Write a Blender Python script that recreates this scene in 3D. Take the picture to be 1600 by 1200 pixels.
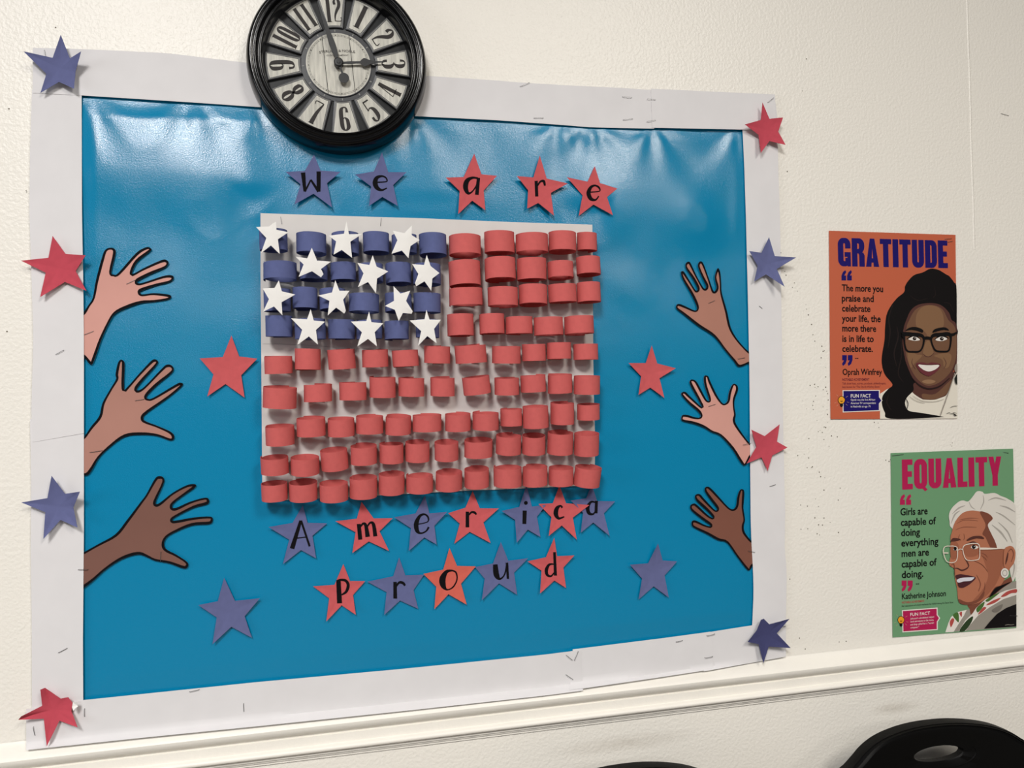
import bpy, bmesh, math, random
from mathutils import Vector, Matrix, noise
from mathutils.geometry import tessellate_polygon

S = bpy.context.scene
for o in list(bpy.data.objects):
    bpy.data.objects.remove(o)
COL = S.collection

# ------------------------------------------------------------------ camera
F = 1150.0                      # focal length in pixels of the 1600 x 1200 frame
DIST = 0.955                    # camera to wall
CZ = 1.22                       # camera height
YAW, PITCH, ROLL = math.radians(12.174), math.radians(0.488), math.radians(-1.355)
_f = Vector((math.sin(YAW) * math.cos(PITCH), math.cos(YAW) * math.cos(PITCH), math.sin(PITCH)))
_r = Vector((math.cos(YAW), -math.sin(YAW), 0))
_u = _r.cross(_f)
RIGHT = _r * math.cos(ROLL) + _u * math.sin(ROLL)
UP = _u * math.cos(ROLL) - _r * math.sin(ROLL)
CAM = Vector((0, -DIST, CZ))
cam_data = bpy.data.cameras.new('camera')
cam = bpy.data.objects.new('camera', cam_data)
COL.objects.link(cam)
m = Matrix.Identity(4)
for i in range(3):
    m[i][0], m[i][1], m[i][2], m[i][3] = RIGHT[i], UP[i], -_f[i], CAM[i]
cam.matrix_world = m
cam_data.sensor_width = 36
cam_data.lens = 36 * F / 1600
cam_data.clip_start = 0.02
S.camera = cam

# ------------------------------------------------------------------ light
S.view_settings.view_transform = 'Standard'
S.view_settings.look = 'None'
S.view_settings.gamma = 1
S.view_settings.exposure = 0.02
S.view_settings.use_curve_mapping = False
w = bpy.data.worlds.new('world')
S.world = w
w.use_nodes = True
w.node_tree.nodes['Background'].inputs[0].default_value = (0.93, 0.93, 1.0, 1)
w.node_tree.nodes['Background'].inputs[1].default_value = 0.055


def area(name, loc, target, sx, sy, power, col):
    l = bpy.data.lights.new(name, 'AREA')
    l.shape = 'RECTANGLE'
    l.size, l.size_y, l.energy, l.color = sx, sy, power, col
    o = bpy.data.objects.new(name, l)
    COL.objects.link(o)
    o.location = loc
    o.rotation_euler = (Vector(target) - Vector(loc)).to_track_quat('-Z', 'Y').to_euler()
    return o


for (x, y, e, c) in ((-0.70, -2.25, 82, (1.0, 0.975, 0.95)), (1.0, -2.25, 46, (1.0, 0.945, 0.86)), (-1.15, -4.6, 40, (1.0, 0.975, 0.95)), (2.2, -4.6, 36, (1.0, 0.955, 0.9))):
    area('ceiling_lamp', (x, y, 2.68), (x, y + 0.05, 0), 0.55, 0.9, e, c)
area('window_light', (-3.2, -1.6, 1.35), (0.0, 0.0, 1.0), 1.3, 1.2, 20, (0.93, 0.96, 1.0))


# ------------------------------------------------------------------ helpers
def W(px, py, d=0.0):
    """point at depth d in front of the wall, seen in the photograph at (px, py)"""
    a = RIGHT * ((px - 800) / F) - UP * ((py - 600) / F) + _f
    return CAM + a * ((DIST - d) / a.y)


def lin(c):
    out = []
    for v in c:
        v /= 255.0
        out.append(v / 12.92 if v <= 0.04045 else ((v + 0.055) / 1.055) ** 2.4)
    return tuple(out)


MATS = {}


def mat(name, rgb, rough=0.85, spec=0.3, var=0.0, vscale=60, bump=0.0, bscale=400, metal=0.0, stretch=None):
    if name in MATS:
        return MATS[name]
    M = bpy.data.materials.new(name)
    M.use_nodes = True
    nt = M.node_tree
    b = nt.nodes['Principled BSDF']
    c = lin(rgb)
    b.inputs['Base Color'].default_value = (*c, 1)
    b.inputs['Roughness'].default_value = rough
    b.inputs['Metallic'].default_value = metal
    b.inputs['Specular IOR Level'].default_value = spec
    tc = nt.nodes.new('ShaderNodeTexCoord')
    src = tc.outputs['Object']
    if stretch:
        mp = nt.nodes.new('ShaderNodeMapping')
        mp.inputs['Scale'].default_value = stretch
        nt.links.new(src, mp.inputs[0])
        src = mp.outputs[0]
    if var:
        n = nt.nodes.new('ShaderNodeTexNoise')
        n.inputs['Scale'].default_value = vscale
        n.inputs['Detail'].default_value = 6
        nt.links.new(src, n.inputs['Vector'])
        r = nt.nodes.new('ShaderNodeValToRGB')
        r.color_ramp.elements[0].position = 0.3
        r.color_ramp.elements[1].position = 0.7
        r.color_ramp.elements[0].color = (*[v * (1 - var) for v in c], 1)
        r.color_ramp.elements[1].color = (*[min(1, v * (1 + var)) for v in c], 1)
        nt.links.new(n.outputs['Fac'], r.inputs[0])
        nt.links.new(r.outputs[0], b.inputs['Base Color'])
    if bump:
        n = nt.nodes.new('ShaderNodeTexNoise')
        n.inputs['Scale'].default_value = bscale
        n.inputs['Detail'].default_value = 3
        nt.links.new(src, n.inputs['Vector'])
        bp = nt.nodes.new('ShaderNodeBump')
        bp.inputs['Strength'].default_value = bump
        bp.inputs['Distance'].default_value = 0.001
        nt.links.new(n.outputs['Fac'], bp.inputs['Height'])
        nt.links.new(bp.outputs[0], b.inputs['Normal'])
    MATS[name] = M
    return M


def mk(name, verts, faces, mats, parent=None, origin=None, fm=None, smooth=False):
    """link one mesh object; verts are world points, the origin is moved to the thing"""
    vs = [Vector(v) for v in verts]
    if origin is None:
        if parent is not None:
            origin = ORIG[parent]
        else:
            origin = sum(vs, Vector()) / len(vs)
    origin = Vector(origin)
    me = bpy.data.meshes.new(name)
    me.from_pydata([tuple(v - origin) for v in vs], [], faces)
    if not isinstance(mats, (list, tuple)):
        mats = [mats]
    for q in mats:
        me.materials.append(q)
    if fm:
        for p, k in zip(me.polygons, fm):
            p.material_index = k
    if smooth:
        for p in me.polygons:
            p.use_smooth = True
    me.update()
    o = bpy.data.objects.new(name, me)
    COL.objects.link(o)
    ORIG[o] = origin
    if parent is not None:
        o.parent = parent
        o.location = origin - ORIG[parent]
    else:
        o.location = origin
    return o


ORIG = {}


def mkc(name, verts, faces, mats, parent, fm=None, smooth=False):
    return mk(name, verts, faces, mats, parent, ORIG[parent], fm, smooth)


def tag(o, label, cat, group=None, kind=None):
    o['label'] = label
    o['category'] = cat
    if group:
        o['group'] = group
    if kind:
        o['kind'] = kind
    return o


def empty(name, loc):
    o = bpy.data.objects.new(name, None)
    o.empty_display_size = 0.05
    COL.objects.link(o)
    o.location = loc
    ORIG[o] = Vector(loc)
    return o


def Z(ox, oy, s, pts):
    """coordinates read in an enlarged detail (corner ox, oy, factor s) back to the photograph's"""
    return [(ox + p[0] / s, oy + p[1] / s, *[q / s for q in p[2:]]) for p in pts]


def smooth_line(pts, closed=False, n=6):
    """Catmull-Rom through tuples of any length"""
    P = [tuple(map(float, p)) for p in pts]
    k = len(P)
    out = []
    for i in range(k if closed else k - 1):
        if closed:
            a, b, c, d = P[i - 1], P[i], P[(i + 1) % k], P[(i + 2) % k]
        else:
            a, b, c, d = P[max(i - 1, 0)], P[i], P[i + 1], P[min(i + 2, k - 1)]
        for j in range(n):
            t = j / n
            out.append(tuple(0.5 * (2 * y + (z - x) * t + (2 * x - 5 * y + 4 * z - q) * t * t + (3 * y - x - 3 * z + q) * t ** 3)
                             for x, y, z, q in zip(a, b, c, d)))
    if not closed:
        out.append(P[-1])
    return out


def fill(pts2):
    return tessellate_polygon([[Vector((p[0], p[1], 0)) for p in pts2]])


def stroke2(pts, closed=False):
    """2D ribbon (x, y, width) -> verts, quads"""
    k = len(pts)
    vs, fs = [], []
    for i, p in enumerate(pts):
        if closed:
            a, b = pts[i - 1], pts[(i + 1) % k]
        else:
            a, b = pts[max(i - 1, 0)], pts[min(i + 1, k - 1)]
        dx, dy = b[0] - a[0], b[1] - a[1]
        L = math.hypot(dx, dy) or 1e-9
        nx, ny = -dy / L * p[2] / 2, dx / L * p[2] / 2
        vs += [(p[0] + nx, p[1] + ny), (p[0] - nx, p[1] - ny)]
    for i in range(k if closed else k - 1):
        j = (i + 1) % k
        fs.append((2 * i, 2 * i + 1, 2 * j + 1, 2 * j))
    return vs, fs


class Sheet:
    """collects flat coloured shapes lying on one sheet, each layer a hair above the last"""

    def __init__(self, place, d0, step=0.00004):
        self.place, self.d, self.step = place, d0, step
        self.v, self.f, self.m, self.mats = [], [], [], []

    def add(self, vs, fs, material):
        if material not in self.mats:
            self.mats.append(material)
        k = self.mats.index(material)
        b = len(self.v)
        self.v += [self.place(p[0], p[1], self.d) for p in vs]
        self.f += [tuple(b + i for i in f) for f in fs]
        self.m += [k] * len(fs)
        self.d += self.step

    def poly(self, pts, material, sm=True, n=5):
        q = smooth_line(pts, True, n) if sm else pts
        self.add(q, fill(q), material)

    def line(self, pts, material, closed=False, n=5):
        q = smooth_line(pts, closed, n)
        vs, fs = stroke2(q, closed)
        self.add(vs, fs, material)

    def disc(self, x, y, rx, ry, material, n=24):
        q = [(x + rx * math.cos(2 * math.pi * i / n), y + ry * math.sin(2 * math.pi * i / n)) for i in range(n)]
        self.add(q, [tuple(range(n))], material)

    def build(self, name, parent):
        return mkc(name, self.v, self.f, self.mats, parent, self.m)


def slab(pts3, thick, tris):
    """closed thin sheet from its front outline points and their triangles"""
    n = len(pts3)
    back = [Vector(p) + Vector((0, thick, 0)) for p in pts3]
    vs = [Vector(p) for p in pts3] + back
    fs = [tuple(t) for t in tris] + [tuple(n + i for i in reversed(t)) for t in tris]
    for i in range(n):
        j = (i + 1) % n
        fs.append((i, n + i, n + j, j))
    return vs, fs


def text_mesh(s, bold=0.0):
    cu = bpy.data.curves.new('text', 'FONT')
    cu.body = s
    cu.offset = bold
    cu.resolution_u = 3
    ob = bpy.data.objects.new('text', cu)
    COL.objects.link(ob)
    bpy.context.view_layer.update()
    dg = bpy.context.evaluated_depsgraph_get()
    me = ob.evaluated_get(dg).to_mesh()
    vs = [(v.co.x, v.co.y) for v in me.vertices]
    fs = [tuple(p.vertices) for p in me.polygons]
    bpy.data.objects.remove(ob)
    bpy.data.curves.remove(cu)
    return vs, fs


CAPH = {}


def cap_height():
    if 'h' not in CAPH:
        v, _ = text_mesh('H')
        CAPH['h'] = max(p[1] for p in v)
    return CAPH['h']


ORD = ['first', 'second', 'third', 'fourth', 'fifth', 'sixth', 'seventh', 'eighth', 'ninth', 'tenth', 'eleventh', 'twelfth']

# ------------------------------------------------------------------ materials
def wall_material():
    M = bpy.data.materials.new('painted_wall')
    M.use_nodes = True
    nt = M.node_tree
    N, L = nt.nodes, nt.links
    b = N['Principled BSDF']
    b.inputs['Roughness'].default_value = 0.38
    b.inputs['Specular IOR Level'].default_value = 0.45
    tc = N.new('ShaderNodeTexCoord')
    base = lin((239, 235, 226))
    mix_in = None
    col = N.new('ShaderNodeRGB')
    col.outputs[0].default_value = (*base, 1)
    cur = col.outputs[0]
    n0 = N.new('ShaderNodeTexNoise')
    n0.inputs['Scale'].default_value = 90
    n0.inputs['Detail'].default_value = 5
    L.new(tc.outputs['Object'], n0.inputs['Vector'])
    # two brown rub marks under the rail, each an ellipse broken up by noise
    for (cx, cy, rx, rz, amt) in ((975, 1161, 0.105, 0.012, 0.42), (1400, 1106, 0.042, 0.009, 0.5)):
        p = W(cx, cy) - WALL_O
        mp = N.new('ShaderNodeMapping')
        mp.vector_type = 'POINT'
        mp.inputs['Location'].default_value = (-p.x / rx, 0, -p.z / rz)
        mp.inputs['Scale'].default_value = (1 / rx, 0, 1 / rz)
        L.new(tc.outputs['Object'], mp.inputs[0])
        ln = N.new('ShaderNodeVectorMath')
        ln.operation = 'LENGTH'
        L.new(mp.outputs[0], ln.inputs[0])
        mr = N.new('ShaderNodeMapRange')
        mr.inputs['From Min'].default_value = 0.1
        mr.inputs['From Max'].default_value = 1.15
        mr.inputs['To Min'].default_value = amt
        mr.inputs['To Max'].default_value = 0
        L.new(ln.outputs['Value'], mr.inputs[0])
        mu = N.new('ShaderNodeMath')
        mu.operation = 'MULTIPLY'
        L.new(mr.outputs[0], mu.inputs[0])
        L.new(n0.outputs['Fac'], mu.inputs[1])
        mx = N.new('ShaderNodeMixRGB')
        mx.inputs[2].default_value = (*lin((120, 100, 70)), 1)
        L.new(mu.outputs[0], mx.inputs[0])
        L.new(cur, mx.inputs[1])
        cur = mx.outputs[0]
    L.new(cur, b.inputs['Base Color'])
    n = N.new('ShaderNodeTexNoise')
    n.inputs['Scale'].default_value = 240
    n.inputs['Detail'].default_value = 2.5
    L.new(tc.outputs['Object'], n.inputs['Vector'])
    bp = N.new('ShaderNodeBump')
    bp.inputs['Strength'].default_value = 0.5
    bp.inputs['Distance'].default_value = 0.0016
    L.new(n.outputs['Fac'], bp.inputs['Height'])
    L.new(bp.outputs[0], b.inputs['Normal'])
    return M


def vinyl_material():
    M = mat('blue_backing', (1, 130, 174), rough=0.23, spec=0.65)
    nt = M.node_tree
    N, L = nt.nodes, nt.links
    tc = N.new('ShaderNodeTexCoord')
    v = N.new('ShaderNodeTexVoronoi')
    v.inputs['Scale'].default_value = 900
    n = N.new('ShaderNodeTexNoise')
    n.inputs['Scale'].default_value = 520
    n.inputs['Detail'].default_value = 2
    L.new(tc.outputs['Object'], v.inputs['Vector'])
    L.new(tc.outputs['Object'], n.inputs['Vector'])
    a = N.new('ShaderNodeMath')
    a.operation = 'ADD'
    L.new(v.outputs['Distance'], a.inputs[0])
    L.new(n.outputs['Fac'], a.inputs[1])
    bp = N.new('ShaderNodeBump')
    bp.inputs['Strength'].default_value = 0.15
    bp.inputs['Distance'].default_value = 0.0007
    L.new(a.outputs[0], bp.inputs['Height'])
    L.new(bp.outputs[0], N['Principled BSDF'].inputs['Normal'])
    return M


PAPER_W = mat('white_paper', (222, 220, 221), 0.7, 0.3, 0.02, 30)
PANEL_W = mat('white_panel_paper', (216, 212, 208), 0.75, 0.25, 0.03, 30)
STAR_W = mat('white_star_paper', (236, 234, 230), 0.8, 0.2, 0.02, 60)
RED = mat('red_paper', (196, 89, 92), 0.88, 0.2, 0.05, 120, 0.08, 1500)
CRIMSON = mat('crimson_paper', (190, 74, 88), 0.88, 0.2, 0.05, 120, 0.08, 1500)
RINGRED = mat('coral_red_paper', (200, 97, 95), 0.88, 0.2, 0.04, 150, 0.08, 1500)
BLUE = mat('slate_blue_paper', (97, 102, 144), 0.88, 0.2, 0.05, 120, 0.08, 1500)
RINGBLUE = mat('navy_paper', (90, 98, 142), 0.88, 0.2, 0.05, 150, 0.08, 1500)
INK = mat('black_marker_ink', (16, 15, 18), 0.85, 0.1)
STEEL = mat('staple_steel', (130, 130, 130), 0.42, 0.5, metal=1.0)

# ------------------------------------------------------------------ setting
WALL_O = Vector((0, 0, 0))
HOLE = mat('pin_hole', (96, 88, 74), 0.9, 0.1)
VIN = vinyl_material()


def build_wall():
    x0, x1, z1 = -4.0, 4.0, 2.9
    vs = [(x0, 0, 0), (x1, 0, 0), (x1, 0, z1), (x0, 0, z1), (x0, 0.1, 0), (x1, 0.1, 0), (x1, 0.1, z1), (x0, 0.1, z1)]
    fs = [(0, 1, 2, 3), (5, 4, 7, 6), (3, 2, 6, 7), (1, 0, 4, 5), (0, 3, 7, 4), (2, 1, 5, 6)]
    fm = [0] * 6
    rng = random.Random(5)
    spots = [(1288, 548), (1283, 559), (1290, 574), (1290, 589), (1290, 605), (1293, 615), (1294, 625), (1292, 640), (1293, 648), (1293, 660),
             (1366, 660), (1372, 661), (1373, 668), (1290, 668), (1284, 541), (1286, 549),
             (1220, 395), (1226, 424), (1228, 430), (1241, 442), (1246, 455), (1238, 449), (1259, 476), (1260, 483), (1263, 492), (1268, 507), (1273, 533), (1270, 523),
             (1488, 692), (1485, 695), (1487, 697), (1384, 719), (1389, 721), (1391, 718), (1258, 1014), (1234, 905), (1249, 997), (87, 43), (14, 170), (41, 298), (11, 518), (42, 300),
             (1311, 1003), (1322, 1002), (1260, 92), (1254, 142), (1230, 268)]
    for _ in range(55):
        spots.append((rng.gauss(1278, 14), rng.uniform(600, 840)))
    for (px, py) in spots:
        c = W(px, py)
        r = rng.uniform(0.0004, 0.0011)
        b = len(vs)
        for k in range(6):
            vs.append((c.x + r * math.cos(k * math.pi / 3), -0.0002, c.z + r * math.sin(k * math.pi / 3)))
        fs.append(tuple(range(b, b + 6)))
        fm.append(1)
    # the filled joint between two wall boards on the right, a low ridge
    a, bt = W(1511, 0), W(1522, 390)
    n = 14
    for i in range(n):
        za, zb = a.z + 0.3 - (a.z + 0.3 - bt.z) * i / n, a.z + 0.3 - (a.z + 0.3 - bt.z) * (i + 1) / n
        xc = a.x
        b = len(vs)
        wob = 0.0004 * math.sin(i * 1.7)
        vs += [(xc - .0016 + wob, -0.00005, za), (xc + wob, -0.0007, za), (xc + .0022 + wob, -0.00005, za),
               (xc - .0016 + wob, -0.00005, zb), (xc + wob, -0.0007, zb), (xc + .0022 + wob, -0.00005, zb)]
        fs += [(b, b + 3, b + 4, b + 1), (b + 1, b + 4, b + 5, b + 2)]
        fm += [0, 0]
    o = mk('wall_back', vs, fs, [wall_material(), HOLE], origin=(0, 0, 0), fm=fm)
    o['kind'] = 'structure'
    fl = mk('floor', [(-4, -5, -.04), (4, -5, -.04), (4, 0, -.04), (-4, 0, -.04), (-4, -5, 0), (4, -5, 0), (4, 0, 0), (-4, 0, 0)],
            [(3, 2, 1, 0), (4, 5, 6, 7), (0, 1, 5, 4), (1, 2, 6, 5), (2, 3, 7, 6), (3, 0, 4, 7)],
            mat('floor_vinyl', (104, 97, 88), 0.45, 0.4, 0.1, 6))
    fl['kind'] = 'structure'


RAIL_TOP = W(800, 1073).z


def rail_profile():
    """(depth, drop below the top line) of the moulded chair rail"""
    p = [(0.0004, 0.0)]
    for i in range(1, 11):
        t = i / 10
        p.append((0.0004 + 0.0150 * (0.3 * t * t + 0.7 * math.sin(t * math.pi / 2) ** 1.5), 0.0158 * t))
    p += [(0.0152, 0.0182), (0.0144, 0.0206), (0.0130, 0.0230), (0.0110, 0.0252), (0.0086, 0.0269), (0.0064, 0.0280), (0.0056, 0.0286), (0.0056, 0.0306), (0.0078, 0.0310), (0.0082, 0.0418)]
    for i in range(9):
        a = -math.pi / 2 + math.pi * i / 8
        p.append((0.0084 + 0.0060 * math.cos(a), 0.0462 + 0.0042 * math.sin(a)))
    p += [(0.0066, 0.0510), (0.0066, 0.0516), (0.0082, 0.0518), (0.0082, 0.0540), (0.0050, 0.0545), (0.0050, 0.0575), (0.0026, 0.0585), (0.0026, 0.0612), (0.0, 0.0616)]
    return p


def rail_depth(z):
    p = rail_profile()
    dz = RAIL_TOP - z
    if dz <= 0:
        return 0.0
    best = 0.0
    for (a, b) in zip(p, p[1:]):
        if a[1] <= dz <= b[1]:
            t = (dz - a[1]) / max(1e-9, b[1] - a[1])
            best = max(best, a[0] + (b[0] - a[0]) * t)
    return best


def build_rail():
    p = rail_profile()
    xs = [-4.0 + 8.0 * i / 60 for i in range(61)]
    vs, fs = [], []
    for x in xs:
        for (d, h) in p:
            vs.append((x, -d, RAIL_TOP - h))
    n = len(p)
    for i in range(60):
        for j in range(n - 1):
            fs.append((i * n + j, i * n + j + 1, (i + 1) * n + j + 1, (i + 1) * n + j))
    o = mk('trim_1', vs, fs, mat('trim_paint', (240, 236, 227), 0.4, 0.45, 0.02, 20, 0.25, 180), origin=(0, 0, RAIL_TOP))
    o['kind'] = 'structure'
    me = o.data
    for f in me.polygons:
        f.use_smooth = True
    me.set_sharp_from_angle(angle=math.radians(38))


build_wall()
build_rail()

# ------------------------------------------------------------------ blue backing paper
PINS = [(1019, 205), (876, 196), (925, 200), (400, 168), (300, 160), (640, 184), (140, 160), (1150, 208)]
PINW = [(W(*p).x, W(*p).z) for p in PINS]
ZTOP = W(600, 180).z
BULGES = []
for (bx, by, sx, sz, am) in ((1085, 345, .028, .040, .0022), (985, 452, .045, .030, .0020), (1010, 395, .022, .03, .0014), (330, 350, .050, .034, .0022), (205, 318, .03, .034, .0018), (395, 300, .018, .05, .0016), (760, 880, .2, .05, .0008), (1000, 690, .06, .08, .0012), (520, 930, .12, .06, .001)):
    q = W(bx, by)
    BULGES.append((q.x, q.z, sx, sz, am))
PANEL_X = (W(400, 500).x, W(935, 500).x, W(660, 330).z)


def backing_depth(x, z):
    """loosely stapled glossy paper: puckers that fan out below the staples on the top edge, calmer lower down"""
    up = max(0.0, min(1.0, 1 - (ZTOP - z) / 0.42))
    lo = max(0.0, min(1.0, (ZTOP - z) / 0.9))
    s = (ZTOP + 0.01 + 0.045 * (0.3 - x) - z) / 0.205
    side = max(math.exp(-((x + 0.20) / 0.13) ** 2), math.exp(-((x - 0.40) / 0.12) ** 2), 0.35)
    fade = min(1.0, max(0.0, (1 - s) / 0.45))
    fade = fade * fade * (3 - 2 * fade)
    belly = 0.0060 * side * math.sin(math.pi * s ** 1.2) * fade if 0 < s < 1 else 0.0
    v = Vector((x * 9, z * 7, 1.7))
    d = 0.0027 * up * (noise.noise(v) + 0.6 * noise.noise(Vector((x * 15 + z * 9, z * 13 - x * 8, 4.2))))
    d += 0.0012 * (0.25 + lo) * noise.noise(Vector((x * 2.6 + z * 2.0, z * 3.4 - x * 1.5, 9.1)))
    for (bx, bz, sx, sz, am) in BULGES:
        d += am * math.exp(-((x - bx) / sx) ** 2 - ((z - bz + 0.4 * (x - bx)) / sz) ** 2)
    for (px, pz) in PINW:
        dx, dz = x - px, pz - z
        r = math.hypot(dx, dz)
        if r < 0.22 and dz > -0.03:
            a = math.atan2(dx, dz + 0.012)
            d += 0.0010 * math.cos(a * 7.0 + px * 40) * math.exp(-r / 0.075) * min(1, r / 0.02)
    tot = 0.0022 + max(-0.0016, min(0.0020, d)) + belly
    edge = min(x - PANEL_X[0], PANEL_X[1] - x, PANEL_X[2] - z)      # pressed flat under the flag panel
    if edge > -0.03:
        k = min(1.0, (edge + 0.03) / 0.03)
        k = k * k * (3 - 2 * k)
        tot = tot * (1 - k) + min(tot, 0.0038) * k
    return tot


def build_backing():
    p = [W(100, 130), W(100, 1110), W(1200, 165), W(1200, 995)]
    x0, x1 = W(112, 600).x, W(1186, 600).x
    nx, nz = 230, 190
    vs, fs = [], []
    for i in range(nx + 1):
        x = x0 + (x1 - x0) * i / nx
        t = i / nx
        zt = W(112, 142).z * (1 - t) + W(1186, 192).z * t
        zb = W(112, 1104).z * (1 - t) + W(1186, 985).z * t
        for j in range(nz + 1):
            z = zb + (zt - zb) * j / nz
            e = min(i, nx - i, j, nz - j) / 8
            k = min(1.0, e)
            d = backing_depth(x, z) * k + 0.0012 * (1 - k)
            vs.append((x, -d, z))
    for i in range(nx):
        for j in range(nz):
            a = i * (nz + 1) + j
            fs.append((a, a + nz + 1, a + nz + 2, a + 1))
    o = mk('backing_paper', vs, fs, VIN, smooth=True)
    tag(o, 'large glossy turquoise blue paper sheet covering the bulletin board inside the white border', 'backing paper')


build_backing()


# ------------------------------------------------------------------ white border strips
def strip(label, top, bottom, d, rail=False):
    """paper strip between two edge lines given left to right (or top to bottom)"""
    nu, nv = 48, 10

    def at(line, t):
        L = [0]
        for a, b in zip(line, line[1:]):
            L.append(L[-1] + math.hypot(b[0] - a[0], b[1] - a[1]))
        s = t * L[-1]
        for i in range(len(line) - 1):
            if s <= L[i + 1] + 1e-9:
                k = (s - L[i]) / max(1e-9, L[i + 1] - L[i])
                return (line[i][0] + (line[i + 1][0] - line[i][0]) * k, line[i][1] + (line[i + 1][1] - line[i][1]) * k)
        return line[-1]
    front = []
    for i in range(nu + 1):
        a, b = at(top, i / nu), at(bottom, i / nu)
        for j in range(nv + 1):
            k = j / nv
            px, py = a[0] + (b[0] - a[0]) * k, a[1] + (b[1] - a[1]) * k
            q = W(px, py, d)
            wob = 0.0007 * noise.noise(Vector((q.x * 14, q.z * 14, d * 900)))
            dd = d + wob
            if rail:
                zz = q.z
                dd = max(dd, max(rail_depth(zz), rail_depth(zz - 0.004)) + 0.0012)
                q = W(px, py, dd)
                dd = max(dd, max(rail_depth(q.z), rail_depth(q.z - 0.003)) + 0.001)
            q = W(px, py, dd)
            front.append(q)
    n = len(front)
    vs = front + [q + Vector((0, 0.00025, 0)) for q in front]
    fs = []
    R = nv + 1
    for i in range(nu):
        for j in range(nv):
            a = i * R + j
            fs.append((a, a + 1, a + R + 1, a + R))
            fs.append((n + a, n + a + R, n + a + R + 1, n + a + 1))
    edge = [i * R for i in range(nu + 1)] + [nu * R + j for j in range(1, R)] + [i * R + nv for i in range(nu - 1, -1, -1)] + [j for j in range(nv - 1, 0, -1)]
    for i in range(len(edge)):
        a, b = edge[i], edge[(i + 1) % len(edge)]
        fs.append((a, b, n + b, n + a))
    o = mk('border_strip', vs, fs, PAPER_W, smooth=True)
    o.data.set_sharp_from_angle(angle=math.radians(50))
    tag(o, label, 'paper strip', 'white paper strips framing the bulletin board')
    return o


strip('lower half of the left white paper border, beneath the blue star and above the rail',
      [(47, 655), (49, 760), (48, 850), (49.5, 960), (50, 1112)], [(131, 655), (131, 760), (131, 830), (129.5, 1000), (130, 1100)], 0.0050)
strip('upper half of the left white paper border, behind the left crimson star',
      [(50, 140), (47, 240), (46, 330), (50, 455), (52, 530), (49, 640), (51, 691)], [(127.5, 140), (128, 330), (130, 440), (131, 530), (131, 600), (131, 677)], 0.0055)
strip('white paper border strip down the right side of the board',
      [(1160, 198), (1163, 260), (1165.6, 340), (1169, 480), (1171, 580), (1172, 690), (1173, 810), (1174, 843), (1177, 898), (1177.5, 930), (1175, 985)],
      [(1212, 160), (1215, 190), (1216, 260), (1219, 350), (1221, 490), (1223, 630), (1226, 770), (1227, 800), (1226, 854), (1229.5, 897), (1228, 965), (1228, 1012)], 0.0050)
strip('long white paper border strip along the top of the board, behind the clock',
      [(51, 74.5), (105, 76), (160, 78), (262, 83), (380, 97.5), (520, 110), (660, 118), (780, 126), (814, 129), (880, 133), (964, 137), (996, 139), (1022, 141)],
      [(51, 145), (127, 149), (300, 160), (400, 167), (640, 181), (780, 188), (875, 195), (924, 199), (1022, 201)], 0.0060)
strip('short white paper border strip at the top right corner of the board',
      [(1017, 138.5), (1110, 143), (1211, 147.5)], [(1019, 199.5), (1090, 201), (1161, 202.5), (1212, 205)], 0.0066)
strip('white paper border strip at the bottom right corner, under the dark blue star',
      [(1100, 989), (1150, 981), (1176, 977), (1228, 969)], [(1100, 1049), (1150, 1040), (1190, 1033), (1228, 1026)], 0.0058, True)
strip('middle white paper piece of the bottom border, between two overlapping ends',
      [(895, 1014.7), (1037, 997), (1107, 987.5), (1110, 987)], [(890, 1078), (912, 1075.6), (1020, 1060), (1115, 1045.6)], 0.0064, True)
strip('long white paper border strip along the bottom left of the board, touching the rail',
      [(41, 1108), (130, 1094), (400, 1066), (620, 1046), (850, 1023), (908, 1015.6)], [(41, 1172), (220, 1153), (400, 1135), (640, 1110), (850, 1087), (911, 1079)], 0.0070, True)


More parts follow.
